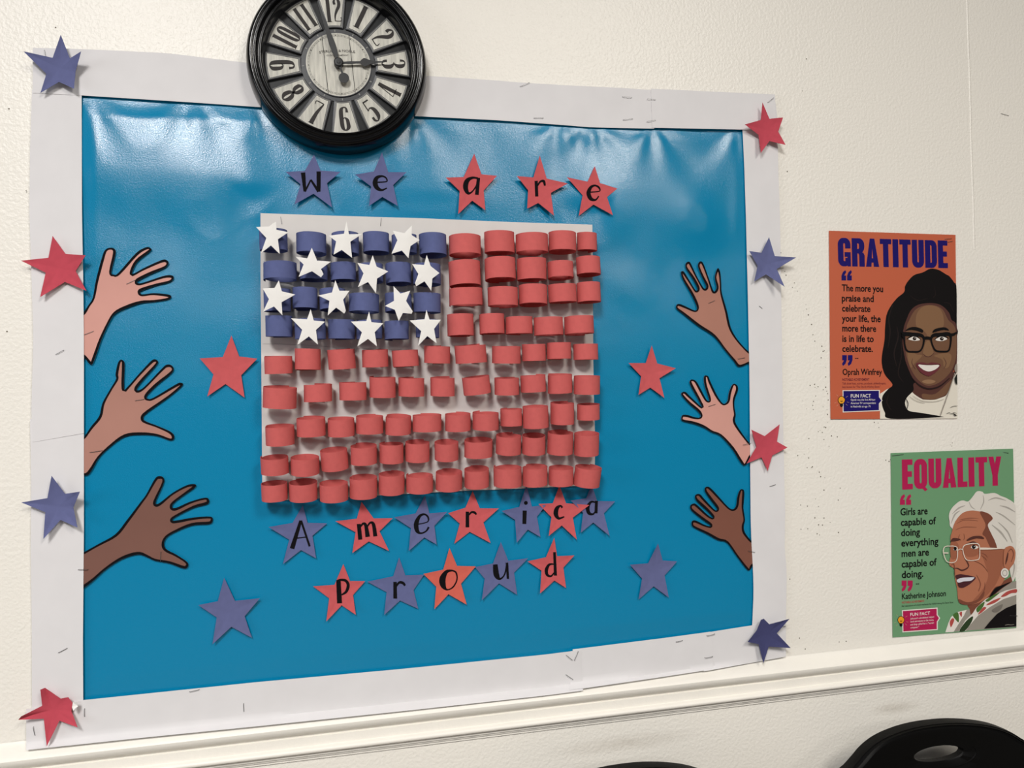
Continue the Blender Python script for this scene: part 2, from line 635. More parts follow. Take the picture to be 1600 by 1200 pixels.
# ------------------------------------------------------------------ paper stars
class Star:
    """cut paper star: outline of any length, arms lifting off what they lie on"""

    def __init__(self, pts, d, lifts, seed):
        self.d = d
        w3 = [W(p[0], p[1], d) for p in pts]
        self.c = sum(w3, Vector()) / len(w3)
        n = len(w3)
        rad = [(p - self.c).length for p in w3]
        mean = sum(rad) / n
        self.out = []
        k = 0
        for i in range(n):
            tip = rad[i] > mean
            h = lifts[k % len(lifts)] if tip else 0.25 * sum(lifts) / len(lifts)
            if tip:
                k += 1
            self.out.append((w3[i].x - self.c.x, w3[i].z - self.c.z, h))
        self.fine = []
        for i in range(n):
            a, b = self.out[i], self.out[(i + 1) % n]
            for j in range(5):
                t = j / 5
                self.fine.append(tuple(a[q] + (b[q] - a[q]) * t for q in range(3)))

    def depth(self, x, z):
        """sheet depth at an offset from the centre"""
        ang = math.atan2(z, x)
        n = len(self.fine)
        for i in range(n):
            a, b = self.fine[i], self.fine[(i + 1) % n]
            cr1 = a[0] * math.sin(ang) - a[1] * math.cos(ang)
            cr2 = b[0] * math.sin(ang) - b[1] * math.cos(ang)
            if cr1 * cr2 <= 0 and (a[0] + b[0]) * math.cos(ang) + (a[1] + b[1]) * math.sin(ang) > 0:
                t = abs(cr1) / max(1e-12, abs(cr1) + abs(cr2))
                R = math.hypot(a[0] + (b[0] - a[0]) * t, a[1] + (b[1] - a[1]) * t)
                h = a[2] + (b[2] - a[2]) * t
                return self.d + h * min(1.2, math.hypot(x, z) / R) ** 2
        return self.d

    def mesh(self, name, material):
        n, K = len(self.fine), 6
        front = [Vector((self.c.x, -self.d, self.c.z))]
        for k in range(1, K + 1):
            s = k / K
            for (x, z, h) in self.fine:
                front.append(Vector((self.c.x + x * s, -(self.d + h * s * s), self.c.z + z * s)))
        N = len(front)
        vs = front + [p + Vector((0, 0.0003, 0)) for p in front]
        fs = []
        for i in range(n):
            j = (i + 1) % n
            fs.append((0, 1 + i, 1 + j))
            fs.append((N, N + 1 + j, N + 1 + i))
            for k in range(K - 1):
                a, b = 1 + k * n + i, 1 + k * n + j
                fs.append((a, a + n, b + n, b))
                fs.append((N + a, N + b, N + b + n, N + a + n))
            a, b = 1 + (K - 1) * n + i, 1 + (K - 1) * n + j
            fs.append((a, N + a, N + b, b))
        o = mk(name, vs, fs, material, origin=(self.c.x, -self.d, self.c.z), smooth=True)
        o.data.set_sharp_from_angle(angle=math.radians(50))
        return o

    def ink(self, parent, strokes, ox, oy, s, dots=()):
        vs, fs = [], []

        def put(v2, f2, off):
            b = len(vs)
            for p in v2:
                q = W(p[0], p[1], self.d)
                dd = self.depth(q.x - self.c.x, q.z - self.c.z)
                q = W(p[0], p[1], dd)
                vs.append(Vector((q.x, -(dd + off), q.z)))
            for f in f2:
                fs.append(tuple(b + i for i in f))
        for k, st in enumerate(strokes):
            q = [(x_, y_, w_ * 1.15) for (x_, y_, w_) in Z(ox, oy, s, st)]
            if len(q) > 2:
                q = smooth_line(q, False, 7)
            else:
                q = smooth_line([q[0], tuple((a + b) / 2 for a, b in zip(*q)), q[1]], False, 4)
            v2, f2 = stroke2(q)
            put(v2, f2, 0.00025 + 0.00003 * k)
        for (x, y, r) in dots:
            c = Z(ox, oy, s, [(x, y, r)])[0]
            put([(c[0] + c[2] * math.cos(i * math.pi / 9), c[1] + c[2] * math.sin(i * math.pi / 9)) for i in range(18)], [tuple(range(18))], 0.0003)
        return mkc('letter', vs, fs, INK, parent)


def star(pts, ox, oy, s, d, material, label, group, lifts=(0.002, 0.003, 0.002, 0.003, 0.002), name='paper_star'):
    q = Z(ox, oy, s, pts)
    st = Star(q, d, lifts, 1)
    o = st.mesh(name, material)
    tag(o, label, 'star', group)
    return st, o


GB = 'paper stars on the white border'
star([(392, 112), (440, 248), (530, 230), (475, 330), (472, 445), (372, 395), (255, 462), (293, 345), (160, 215), (332, 245)], 0, 30, 4, 0.012, BLUE,
     'slate blue paper star on the top left corner of the white border', GB, (0.006, 0.012, 0.005, 0.001, 0.006))
star([(335, 158), (412, 268), (550, 283), (475, 375), (547, 500), (408, 443), (262, 540), (288, 385), (138, 312), (305, 292)], 0, 330, 4, 0.009, CRIMSON,
     'crimson paper star on the left border beside the pale pink hand', GB, (0.003, 0.008, 0.004, 0.005, 0.003))
star([(335, 850), (410, 965), (527, 943), (462, 1050), (500, 1170), (382, 1128), (284, 1243), (287, 1080), (140, 1018), (300, 992)], 0, 530, 4, 0.010, BLUE,
     'slate blue paper star on the left border beside the brown hand', GB, (0.006, 0.014, 0.008, 0.006, 0.003))
st, so = star([(540, 108), (575, 105), (765, 245), (860, 228), (915, 300), (900, 400), (1005, 570), (750, 520), (610, 818), (555, 495), (262, 485), (310, 430), (535, 335)],
              0, 1060, 8, 0.010, CRIMSON, 'curled crimson paper star with a torn arm on the bottom left border corner', GB, (0.008, 0.003, 0.009, 0.006, 0.007, 0.010))
tear = Z(0, 1060, 8, [(912, 298), (955, 295), (975, 350), (945, 372), (935, 412), (915, 405), (900, 360)])
v3 = [W(p[0], p[1], 0.0155 + 0.002 * (i % 2)) for i, p in enumerate(tear)]
vv, ff = slab(v3, 0.0003, fill(tear))
mkc('torn_tip', vv, ff, STAR_W, so)['label'] = 'white torn paper edge'
star([(485, 222), (615, 462), (812, 450), (752, 660), (838, 885), (615, 808), (460, 1005), (445, 710), (205, 568), (480, 480)], 1140, 140, 10, 0.011, CRIMSON,
     'crimson paper star on the top right corner of the white border', GB, (0.005, 0.004, 0.006, 0.005, 0.006))
star([(690, 180), (768, 432), (1008, 465), (795, 605), (822, 860), (650, 678), (487, 770), (540, 560), (425, 365), (590, 388)], 1120, 350, 8.571, 0.010, BLUE,
     'slate blue paper star on the right border above the pale hand', GB, (0.002, 0.010, 0.016, 0.003, 0.002))
star([(1285, 465), (1268, 600), (1343, 645), (1232, 708), (1192, 828), (1148, 722), (1028, 770), (1108, 640), (1055, 505), (1172, 557)], 960, 570, 5, 0.009, CRIMSON,
     'crimson paper star on the right border touching the pale pink wrist', GB, (0.002, 0.003, 0.002, 0.002, 0.005))
star([(315, 775), (335, 767), (375, 808), (495, 755), (428, 872), (515, 970), (370, 968), (325, 1085), (298, 950), (212, 930), (285, 850)], 1120, 800, 4.613, 0.012, mat('dark_navy_paper', (66, 68, 108), 0.88, 0.2, 0.05, 120),
     'dark blue paper star on the bottom right corner of the white border', GB, (0.010, 0.006, 0.004, 0.004, 0.006, 0.005))

GP = 'plain paper stars on the blue sheet'
star([(1448, 778), (1495, 908), (1610, 922), (1508, 1025), (1530, 1165), (1410, 1080), (1298, 1158), (1335, 1020), (1250, 920), (1393, 912)], 0, 330, 4, 0.0048, RED,
     'plain red paper star left of the flag on the blue sheet', GP)
star([(1275, 735), (1335, 868), (1478, 850), (1390, 955), (1432, 1075), (1315, 1015), (1210, 1110), (1232, 962), (1128, 890), (1238, 870)], 0, 700, 3.636, 0.0052, BLUE,
     'plain purplish blue paper star right of and below the brown left hand', GP)
star([(1016.6, 540), (1026.4, 568), (1053, 575.6), (1030, 591), (1036.6, 621.6), (1015.6, 605.6), (996, 617), (1001.4, 588), (981, 567.4), (1008.6, 567.4)], 0, 0, 1, 0.0055, RED,
     'plain red paper star right of the flag on the blue sheet', GP, (0.004, 0.006, 0.003, 0.004, 0.003))
star([(428, 540), (475, 678), (583, 682), (490, 795), (520, 965), (405, 880), (285, 980), (315, 820), (215, 708), (362, 700)], 940, 740, 5, 0.0052, BLUE,
     'plain purplish blue paper star below the right brown hand', GP, (0.006, 0.003, 0.002, 0.002, 0.003))

# stars with hand-lettered words: We are / America / proud
LET = [
    ('W', BLUE, 'blue', 430, 230, 5.926, [(360, 75), (420, 218), (605, 235), (480, 335), (527, 565), (355, 432), (180, 535), (235, 345), (98, 235), (275, 220)],
     [[(258, 235, 36), (275, 410, 22)], [(275, 412, 14), (330, 302, 12)], [(330, 302, 16), (402, 412, 22)], [(402, 412, 30), (402, 225, 34)]], (),
     'blue star with a black letter W, first of the top word under the clock'),
    ('e', BLUE, 'blue', 430, 230, 5.926, [(988, 55), (1045, 232), (1215, 235), (1092, 352), (1133, 548), (992, 462), (868, 550), (888, 365), (740, 262), (915, 225)],
     [[(945, 325, 10), (1030, 318, 10), (1025, 284, 12), (985, 268, 16), (940, 285, 30), (925, 330, 40), (942, 375, 34), (985, 397, 18), (1035, 378, 8)]], (),
     'blue star with a black letter e beside the W star under the clock'),
    ('a', RED, 'red', 690, 230, 5.517, [(280, 58), (343, 235), (475, 250), (362, 375), (375, 545), (263, 462), (140, 582), (155, 378), (33, 268), (190, 258)],
     [[(312, 268, 14), (265, 264, 18), (220, 290, 34), (206, 345, 38), (225, 393, 24), (255, 390, 12), (295, 340, 10), (318, 275, 12)], [(318, 264, 24), (303, 410, 28)]], (),
     'red star with a black letter a above the flag'),
    ('r', RED, 'red', 690, 230, 5.517, [(845, 75), (905, 272), (1080, 320), (940, 395), (960, 595), (832, 482), (733, 535), (745, 372), (645, 255), (790, 262)],
     [[(815, 290, 24), (820, 425, 24)], [(825, 335, 10), (850, 298, 14), (880, 294, 20), (890, 332, 14)]], (),
     'red star with a black letter r above the flag'),
    ('e', RED, 'red', 690, 230, 5.517, [(1317, 165), (1365, 310), (1512, 358), (1425, 430), (1470, 590), (1308, 495), (1180, 595), (1215, 415), (1078, 262), (1258, 298)],
     [[(1268, 388, 8), (1358, 380, 8), (1356, 348, 14), (1320, 330, 14), (1285, 348, 22), (1266, 395, 32), (1285, 443, 28), (1325, 455, 14), (1355, 422, 10)]], (),
     'red star with a black letter e above the right corner of the flag'),
    ('A', BLUE, 'blue', 410, 760, 5.714, [(362, 165), (403, 325), (578, 328), (447, 440), (480, 638), (345, 568), (185, 690), (240, 475), (58, 358), (270, 325)],
     [[(342, 305, 22), (265, 555, 36)], [(345, 305, 16), (422, 535, 16)], [(308, 462, 9), (400, 450, 9)]], (),
     'blue star with a black capital A below the left corner of the flag'),
    ('m', RED, 'red', 410, 760, 5.714, [(885, 135), (993, 285), (1162, 280), (1045, 400), (1130, 572), (950, 490), (803, 590), (832, 408), (652, 308), (843, 288)],
     [[(860, 335, 30), (874, 475, 32)], [(872, 365, 10), (900, 332, 18), (924, 352, 26), (940, 450, 36)], [(930, 370, 10), (962, 324, 16), (992, 340, 26), (1008, 445, 32)]], (),
     'red star with a black letter m below the flag'),
    ('e', BLUE, 'blue', 410, 760, 5.714, [(1450, 80), (1490, 240), (1646, 223), (1535, 350), (1552, 512), (1445, 455), (1305, 570), (1325, 372), (1175, 272), (1368, 240)],
     [[(1365, 342, 8), (1470, 318, 8), (1480, 278, 14), (1450, 250, 14), (1405, 264, 22), (1374, 330, 36), (1380, 392, 32), (1412, 418, 14), (1460, 400, 12), (1485, 362, 16)]], (),
     'blue star with a black letter e below the flag, between the m and r stars'),
    ('r', RED, 'red', 690, 760, 5.714, [(275, 40), (340, 195), (508, 195), (372, 322), (435, 503), (250, 405), (112, 510), (162, 332), (55, 235), (212, 190)],
     [[(230, 225, 26), (230, 365, 28)], [(240, 258, 10), (268, 230, 16), (298, 236, 18), (308, 252, 12)]], (),
     'red star with a black letter r below the flag'),
    ('i', BLUE, 'blue', 690, 760, 5.714, [(755, -15), (805, 180), (925, 160), (850, 270), (878, 448), (768, 385), (665, 497), (655, 298), (530, 215), (692, 182)],
     [[(742, 215, 32), (738, 335, 30)]], [(752, 147, 17)],
     'blue star with a black dotted letter i below the flag'),
    ('a', BLUE, 'blue', 690, 760, 5.714, [(1338, -18), (1387, 130), (1545, 132), (1447, 240), (1490, 435), (1352, 322), (1238, 410), (1262, 235), (1145, 122), (1290, 105)],
     [[(1380, 145, 10), (1335, 138, 16), (1304, 185, 28), (1314, 236, 26), (1350, 248, 14), (1380, 215, 10)], [(1382, 128, 22), (1378, 240, 24)]], (),
     'blue star with a black letter a below the right corner of the flag'),
    ('c', RED, 'red', 690, 760, 5.714, [(1048, -10), (1110, 150), (1318, 165), (1170, 278), (1200, 470), (1072, 348), (950, 438), (980, 275), (862, 155), (992, 150)],
     [[(1078, 190, 18), (1060, 173, 14), (1030, 195, 30), (1020, 245, 36), (1045, 285, 20), (1095, 270, 10)]], (),
     'red star with a black letter c overlapping the blue i and a stars'),
    ('p', RED, 'red', 480, 850, 7.619, [(430, 235), (510, 440), (688, 438), (545, 605), (578, 830), (410, 728), (228, 912), (262, 645), (70, 500), (325, 485)],
     [[(372, 430, 46), (385, 705, 52)], [(350, 442, 20), (400, 427, 24), (460, 437, 28), (488, 490, 32), (465, 565, 28), (410, 605, 14)]], (),
     'red star with a black letter p at the left of the bottom word'),
    ('r', BLUE, 'blue', 480, 850, 7.619, [(1093, 155), (1168, 372), (1388, 362), (1265, 548), (1320, 768), (1105, 672), (915, 835), (945, 572), (715, 445), (1025, 382)],
     [[(1045, 450, 36), (1048, 650, 40)], [(1060, 505, 14), (1095, 458, 24), (1140, 464, 28), (1165, 495, 20)]], (),
     'blue star with a black letter r in the bottom word'),
    ('u', BLUE, 'blue', 660, 840, 6.4, [(780, 40), (858, 230), (1052, 202), (915, 350), (945, 568), (765, 457), (590, 618), (622, 410), (525, 292), (705, 258)],
     [[(728, 268, 40), (740, 370, 48), (775, 412, 20), (820, 370, 12), (848, 262, 20)], [(845, 250, 22), (855, 412, 20)]], (),
     'blue star with a black letter u in the bottom word'),
    ('o', mat('orange_red_paper', (205, 98, 84), 0.88, 0.2, 0.05, 120, 0.08, 1500), 'orange-red', 660, 840, 6.4, [(268, 98), (345, 282), (532, 285), (385, 460), (440, 665), (260, 565), (118, 712), (138, 490), (8, 360), (208, 320)],
     [[(300, 328, 14), (240, 342, 30), (202, 410, 54), (207, 476, 48), (245, 520, 14), (305, 495, 12), (345, 420, 12), (336, 350, 14), (298, 328, 14)]], (),
     'orange-red star with a black letter o in the middle of the bottom word'),
    ('d', RED, 'red', 660, 840, 6.4, [(1310, -5), (1345, 185), (1512, 172), (1408, 298), (1432, 500), (1318, 428), (1170, 550), (1190, 330), (1048, 235), (1235, 195)],
     [[(1318, 265, 10), (1268, 270, 20), (1240, 320, 30), (1247, 370, 24), (1285, 385, 16), (1325, 340, 10)], [(1320, 145, 24), (1330, 380, 26)]], (),
     'red star with a black letter d at the end of the bottom word'),
]
rng = random.Random(11)
for i, (ch, mt, cn, ox, oy, s, pts, strokes, dots, lab) in enumerate(LET):
    d = 0.0050 + (0.0016 if ch == 'c' else 0)
    d += 0.0006 if ch in 'od' else 0
    d += 0.0036 if i < 5 else 0
    st, o = star(pts, ox, oy, s, d, mt, lab, 'hand-lettered stars spelling the message', tuple(rng.uniform(0.001, 0.0045) for _ in range(5)), 'letter_star')
    st.ink(o, strokes, ox, oy, s, dots)

# ------------------------------------------------------------------ paper hands
HANDS = [
    ('pale pink paper hand at the upper left, fingers spread to the right', (208, 154, 143), 0, 330, 4,
     [(570, 960), (600, 900), (635, 800), (680, 700), (720, 640), (790, 605), (880, 575), (960, 567), (1050, 553), (1070, 535), (1050, 520), (960, 512), (890, 520), (875, 508), (890, 495), (980, 465), (1065, 442), (1085, 415), (1070, 400), (1020, 405), (900, 445), (865, 450), (862, 435), (950, 390), (1030, 355), (1052, 330), (1045, 308), (1010, 305), (900, 355), (840, 388), (825, 385), (860, 315), (940, 250), (942, 232), (915, 225), (850, 262), (740, 385), (710, 395), (695, 380), (722, 265), (715, 235), (690, 228), (660, 240), (640, 280), (600, 430), (580, 540), (550, 590), (524, 630), (495, 660), (488, 780), (490, 880), (525, 912)]),
    ('tan paper hand at the middle left, thumb pointing down', (174, 127, 114), 0, 530, 4,
     [(545, 848), (575, 815), (620, 740), (690, 672), (780, 610), (880, 598), (980, 605), (1060, 632), (1085, 625), (1087, 600), (1060, 575), (980, 540), (915, 515), (895, 495), (920, 460), (1060, 360), (1140, 290), (1130, 272), (1100, 282), (960, 365), (925, 372), (918, 355), (980, 290), (1070, 215), (1085, 185), (1070, 162), (1040, 160), (1010, 185), (910, 290), (870, 318), (855, 310), (900, 250), (980, 160), (985, 135), (965, 125), (940, 140), (870, 215), (795, 300), (775, 305), (778, 160), (768, 132), (750, 130), (735, 155), (722, 220), (725, 250), (690, 310), (640, 400), (620, 480), (570, 545), (530, 605), (500, 640), (495, 740), (500, 835)]),
    ('dark brown paper hand at the lower left, reaching towards the flag', (122, 86, 76), 0, 700, 3.636,
     [(475, 795), (530, 752), (600, 690), (690, 632), (780, 605), (830, 618), (880, 640), (960, 655), (1045, 685), (1068, 670), (1060, 645), (1000, 605), (945, 575), (932, 545), (945, 510), (990, 480), (1090, 440), (1190, 432), (1208, 410), (1195, 390), (1100, 395), (1000, 412), (978, 410), (1000, 390), (1100, 340), (1180, 318), (1185, 290), (1160, 283), (1080, 305), (1000, 340), (978, 335), (990, 310), (1050, 265), (1110, 222), (1105, 205), (1060, 212), (980, 255), (910, 310), (885, 318), (890, 290), (930, 200), (928, 168), (905, 160), (880, 175), (830, 265), (800, 305), (720, 410), (655, 490), (560, 545), (480, 590), (445, 610), (440, 710), (445, 815)]),
    ('tan paper hand at the upper right, fingers pointing up', (172, 122, 106), 960, 340, 5,
     [(975, 1165), (1055, 1135), (1080, 1122), (1085, 1095), (1080, 1070), (1030, 1030), (960, 950), (910, 860), (880, 730), (840, 590), (835, 510), (828, 430), (812, 395), (798, 412), (785, 470), (800, 540), (785, 575), (770, 565), (740, 480), (700, 370), (680, 342), (660, 350), (655, 385), (690, 470), (718, 530), (710, 555), (690, 540), (640, 450), (595, 355), (575, 345), (558, 360), (560, 395), (610, 470), (648, 545), (645, 570), (630, 562), (580, 480), (545, 425), (530, 418), (520, 432), (540, 490), (600, 595), (640, 680), (645, 715), (625, 725), (560, 695), (510, 675), (487, 682), (485, 710), (540, 755), (660, 850), (775, 925), (860, 1030), (930, 1115)]),
    ('pale pink paper hand at the middle right, next to the crimson star', (206, 152, 140), 960, 570, 5,
     [(1010, 785), (1060, 720), (1085, 690), (1088, 660), (1080, 632), (1050, 605), (980, 510), (942, 440), (948, 390), (938, 330), (940, 270), (965, 200), (962, 165), (940, 148), (918, 160), (895, 220), (885, 280), (862, 303), (840, 295), (800, 235), (750, 130), (735, 92), (715, 83), (700, 95), (705, 160), (740, 265), (735, 283), (715, 265), (670, 180), (640, 130), (610, 115), (590, 125), (595, 160), (650, 260), (685, 325), (670, 320), (590, 245), (555, 212), (530, 215), (525, 235), (580, 300), (650, 360), (675, 395), (665, 412), (630, 410), (570, 392), (535, 392), (522, 415), (535, 440), (620, 460), (700, 490), (760, 525), (830, 555), (920, 655)]),
    ('dark brown paper hand at the lower right, above the plain blue star', (124, 80, 66), 940, 740, 5,
     [(1145, 755), (1175, 725), (1200, 700), (1205, 630), (1200, 555), (1165, 520), (1120, 460), (1110, 410), (1120, 360), (1108, 270), (1112, 210), (1115, 140), (1100, 122), (1080, 130), (1062, 180), (1050, 255), (1025, 278), (990, 262), (920, 185), (860, 120), (830, 102), (808, 112), (812, 145), (860, 215), (902, 270), (895, 288), (870, 270), (800, 195), (770, 162), (742, 162), (730, 180), (745, 215), (820, 285), (868, 335), (862, 345), (820, 315), (740, 240), (710, 237), (693, 255), (705, 290), (790, 360), (848, 400), (845, 412), (800, 398), (740, 368), (712, 368), (703, 390), (720, 420), (820, 470), (910, 520), (980, 540), (1060, 650)]),
]
for k, (lab, rgb, ox, oy, s, pts) in enumerate(HANDS):
    q = smooth_line(Z(ox, oy, s, pts), True, 4)
    d = 0.0046
    v3 = [W(p[0], p[1], d) for p in q]
    vs, fs = slab(v3, 0.0003, fill(q))
    o = mk('paper_hand', vs, fs, mat('hand_paper_%s' % 'abcdef'[k], rgb, 0.85, 0.2, 0.05, 14))
    tag(o, lab, 'paper hand', 'cut-out hands reaching in from the border')
    # marker line along the cut edge
    n = len(q)
    inner = []
    area2 = sum(q[i][0] * q[(i + 1) % n][1] - q[(i + 1) % n][0] * q[i][1] for i in range(n))
    sg = 1 if area2 > 0 else -1
    wd = 3.5 if k < 3 else 2.9
    for i in range(n):
        a, b = q[i - 1], q[(i + 1) % n]
        dx, dy = b[0] - a[0], b[1] - a[1]
        L = math.hypot(dx, dy)
        wv = wd * (1 + 0.18 * math.sin(i * 0.37 + k))
        inner.append((q[i][0] - sg * dy / L * wv, q[i][1] + sg * dx / L * wv))
    vs = [W(p[0], p[1], d + 0.00015) for p in q] + [W(p[0], p[1], d + 0.00015) for p in inner]
    fs = [(i, (i + 1) % n, n + (i + 1) % n, n + i) for i in range(n)]
    mkc('marker_outline', vs, fs, INK, o)['label'] = 'black marker outline'

# ------------------------------------------------------------------ flag panel and paper loops
PANEL_D = 0.0050
pp = [(407, 333), (520, 337), (660, 341), (800, 347), (925.5, 351), (926, 400), (926.5, 480), (927, 560), (928, 625), (930, 690), (929, 758), (800, 764), (722, 767), (560, 776), (410, 783), (409, 660), (408, 540), (407, 430)]
v3 = [W(p[0], p[1], PANEL_D) for p in pp]
vs, fs = slab(v3, 0.0006, fill(pp))
o = mk('flag_panel', vs, fs, PANEL_W)
tag(o, 'white paper rectangle behind the red and blue paper loops of the flag', 'paper panel')
sm = Z(400, 520, 5.714, [(60, 99, 1.5), (200, 101, 1.5), (420, 108, 1.5), (700, 128, 1.5), (1000, 140, 1.5), (1300, 150, 1.5)])
v2, f2 = stroke2(smooth_line(sm))
mkc('sheet_seam', [W(p[0], p[1], PANEL_D + 0.0002) for p in v2], f2, mat('seam_line', (120, 118, 120), 0.9, 0.1), o)

A_, B_, C_, D_, E_, F_ = (400, 330), (670, 330), (400, 520), (670, 520), (400, 630), (670, 630)
LOOPS = [
    [(A_, 'b', [(22, 290, 145, 330), (352, 635, 180, 355), (668, 925, 180, 370), (948, 1195, 180, 355), (1205, 1440, 195, 360), (1450, 1706, 190, 375)]),
     (B_, 'r', [(175, 468, 200, 370), (490, 767, 165, 350), (772, 1066, 185, 345), (1067, 1315, 172, 340), (1320, 1503, 180, 335)])],
    [(A_, 'b', [(58, 370, 440, 592), (385, 645, 440, 600), (658, 898, 450, 607), (908, 1140, 460, 620), (1150, 1390, 455, 635), (1395, 1655, 460, 640)]),
     (B_, 'r', [(172, 465, 432, 650), (495, 776, 405, 595), (782, 1052, 408, 597), (1058, 1290, 440, 582, 1.0), (1315, 1532, 398, 552)])],
    [(A_, 'b', [(62, 316, 685, 885), (320, 555, 675, 860), (560, 805, 685, 870), (822, 1105, 728, 888, -2), (1145, 1395, 725, 890), (1400, 1655, 720, 890)]),
     (B_, 'r', [(175, 483, 672, 825), (522, 797, 668, 832), (800, 1057, 650, 822), (1062, 1320, 640, 800, 3), (1318, 1535, 628, 802)])],
    [(A_, 'b', [(78, 332, 925, 1112), (338, 628, 950, 1132), (637, 888, 960, 1132), (890, 1132, 965, 1132), (1140, 1370, 975, 1137), (1420, 1640, 960, 1120)]),
     (B_, 'r', [(158, 405, 912, 1105), (447, 678, 910, 1087), (682, 928, 935, 1087), (935, 1200, 938, 1097), (1208, 1472, 930, 1087)])],
    [(C_, 'r', [(68, 332, 205, 358), (340, 584, 138, 325), (635, 893, 140, 318, 3), (940, 1186, 145, 300), (1210, 1456, 150, 296, 3)]),
     (D_, 'r', [(-48, 196, 112, 265), (228, 518, 102, 262, 3), (560, 822, 112, 267), (828, 1046, 95, 246), (1050, 1270, 82, 229), (1288, 1512, 95, 236)])],
    [(C_, 'r', [(55, 370, 482, 668, -3), (420, 686, 460, 615), (737, 993, 440, 600), (1007, 1252, 392, 575), (1265, 1508, 400, 565)]),
     (D_, 'r', [(8, 236, 398, 560), (298, 552, 388, 545, 6), (582, 809, 400, 550), (816, 1047, 378, 526, 1), (1060, 1281, 370, 535), (1293, 1528, 382, 546)])],
    [(C_, 'r', [(78, 350, 835, 1002), (356, 627, 762, 922), (634, 885, 767, 922), (887, 1142, 745, 897), (1150, 1390, 747, 905, -2)]),
     (D_, 'r', [(-150, 118, 735, 881), (140, 378, 726, 876), (386, 628, 716, 866), (635, 835, 680, 832), (835, 1070, 657, 850, 1), (1083, 1298, 625, 816), (1320, 1528, 637, 776, 1)])],
    [(E_, 'r', [(36, 298, 488, 636), (304, 572, 488, 640), (572, 828, 418, 598, 4), (838, 1085, 385, 545), (1096, 1322, 366, 536), (1328, 1555, 350, 521)]),
     (F_, 'r', [(46, 270, 350, 510), (312, 572, 332, 482), (594, 828, 290, 456), (830, 1042, 290, 456), (1056, 1289, 264, 456), (1295, 1521, 274, 467)])],
    [(E_, 'r', [(42, 287, 722, 875), (290, 555, 712, 873), (562, 828, 724, 878), (830, 1087, 668, 850), (1090, 1332, 636, 816), (1335, 1586, 652, 803)]),
     (F_, 'r', [(56, 302, 624, 780), (313, 541, 593, 756), (575, 831, 582, 752), (832, 1062, 578, 742, 1), (1068, 1291, 586, 738), (1295, 1535, 580, 750, -6)])],
]
ROWN = ['top', 'second', 'third', 'fourth', 'fifth', 'sixth', 'seventh', 'eighth', 'bottom']
STARRED = {(0, 0), (0, 2), (0, 4), (1, 1), (1, 3), (1, 5), (2, 0), (2, 2), (2, 4), (3, 1), (3, 3), (3, 5)}
rng = random.Random(23)


def paper_loop(x0, x1, y0, y1, tilt, row, k):
    """a strip of paper curled into an upright loop, its ends overlapping"""
    pitch = math.radians(rng.uniform(-2.2, 2.2) + (-1.5, -1.5, -1, 0, 2.5, 4.0, 6.0, 9.0, 9.0)[row])
    asp = rng.uniform(0.80, 0.95)
    hw0 = (W(x1, (y0 + y1) / 2, 0.02) - W(x0, (y0 + y1) / 2, 0.02)).x / 2
    ry = min(hw0 * asp, 0.019)
    dm = PANEL_D + ry + 0.0011
    a, b = W(x0, (y0 + y1) / 2, dm), W(x1, (y0 + y1) / 2, dm)
    rx = (b - a).length / 2 - 0.0009
    df = dm + ry
    t, bt = W((x0 + x1) / 2, y0, df), W((x0 + x1) / 2, y1, df)
    h = t.z - bt.z
    c = Vector(((a.x + b.x) / 2, -dm, (t.z + bt.z) / 2))
    roll = -math.radians(tilt + rng.uniform(-0.8, 0.8))
    n, over = 46, 5
    a0 = math.radians(rng.choice([40, 75, 110, 150, 60, 120]) + rng.uniform(-15, 15))
    ex = rng.uniform(1.9, 2.15)
    skew = rng.uniform(-0.0012, 0.0012)
    th = 0.0003
    vs, fs = [], []
    Mx = Matrix.Rotation(roll, 3, 'Y') @ Matrix.Rotation(pitch, 3, 'X')
    for i in range(n + over + 1):
        ang = a0 + 2 * math.pi * i / n
        cs, sn = math.cos(ang), math.sin(ang)
        e = 2 / ex
        ux, uy = math.copysign(abs(cs) ** e, cs), math.copysign(abs(sn) ** e, sn)
        grow = -0.0005 * min(1.0, max(0.0, (i - n + 6) / 6)) if i > n - 6 else 0
        for rr in (0.0, -th):
            for s in (-0.5, 0.5):
                p = Vector((ux * (rx + rr + grow), uy * (ry + rr + grow), s * h + skew * (i / n - 0.5) * 2))
                vs.append(c + Mx @ p)
    for i in range(n + over):
        q, r = 4 * i, 4 * (i + 1)
        fs += [(q, r, r + 1, q + 1), (q + 2, q + 3, r + 3, r + 2), (q + 1, r + 1, r + 3, q + 3), (q, q + 2, r + 2, r)]
    fs += [(0, 1, 3, 2), (4 * (n + over), 4 * (n + over) + 2, 4 * (n + over) + 3, 4 * (n + over) + 1)]
    o = mk('paper_loop', vs, fs, RINGBLUE if k == 'b' else RINGRED, origin=(c.x, -PANEL_D, c.z), smooth=True)
    o.data.set_sharp_from_angle(angle=math.radians(35))
    return o


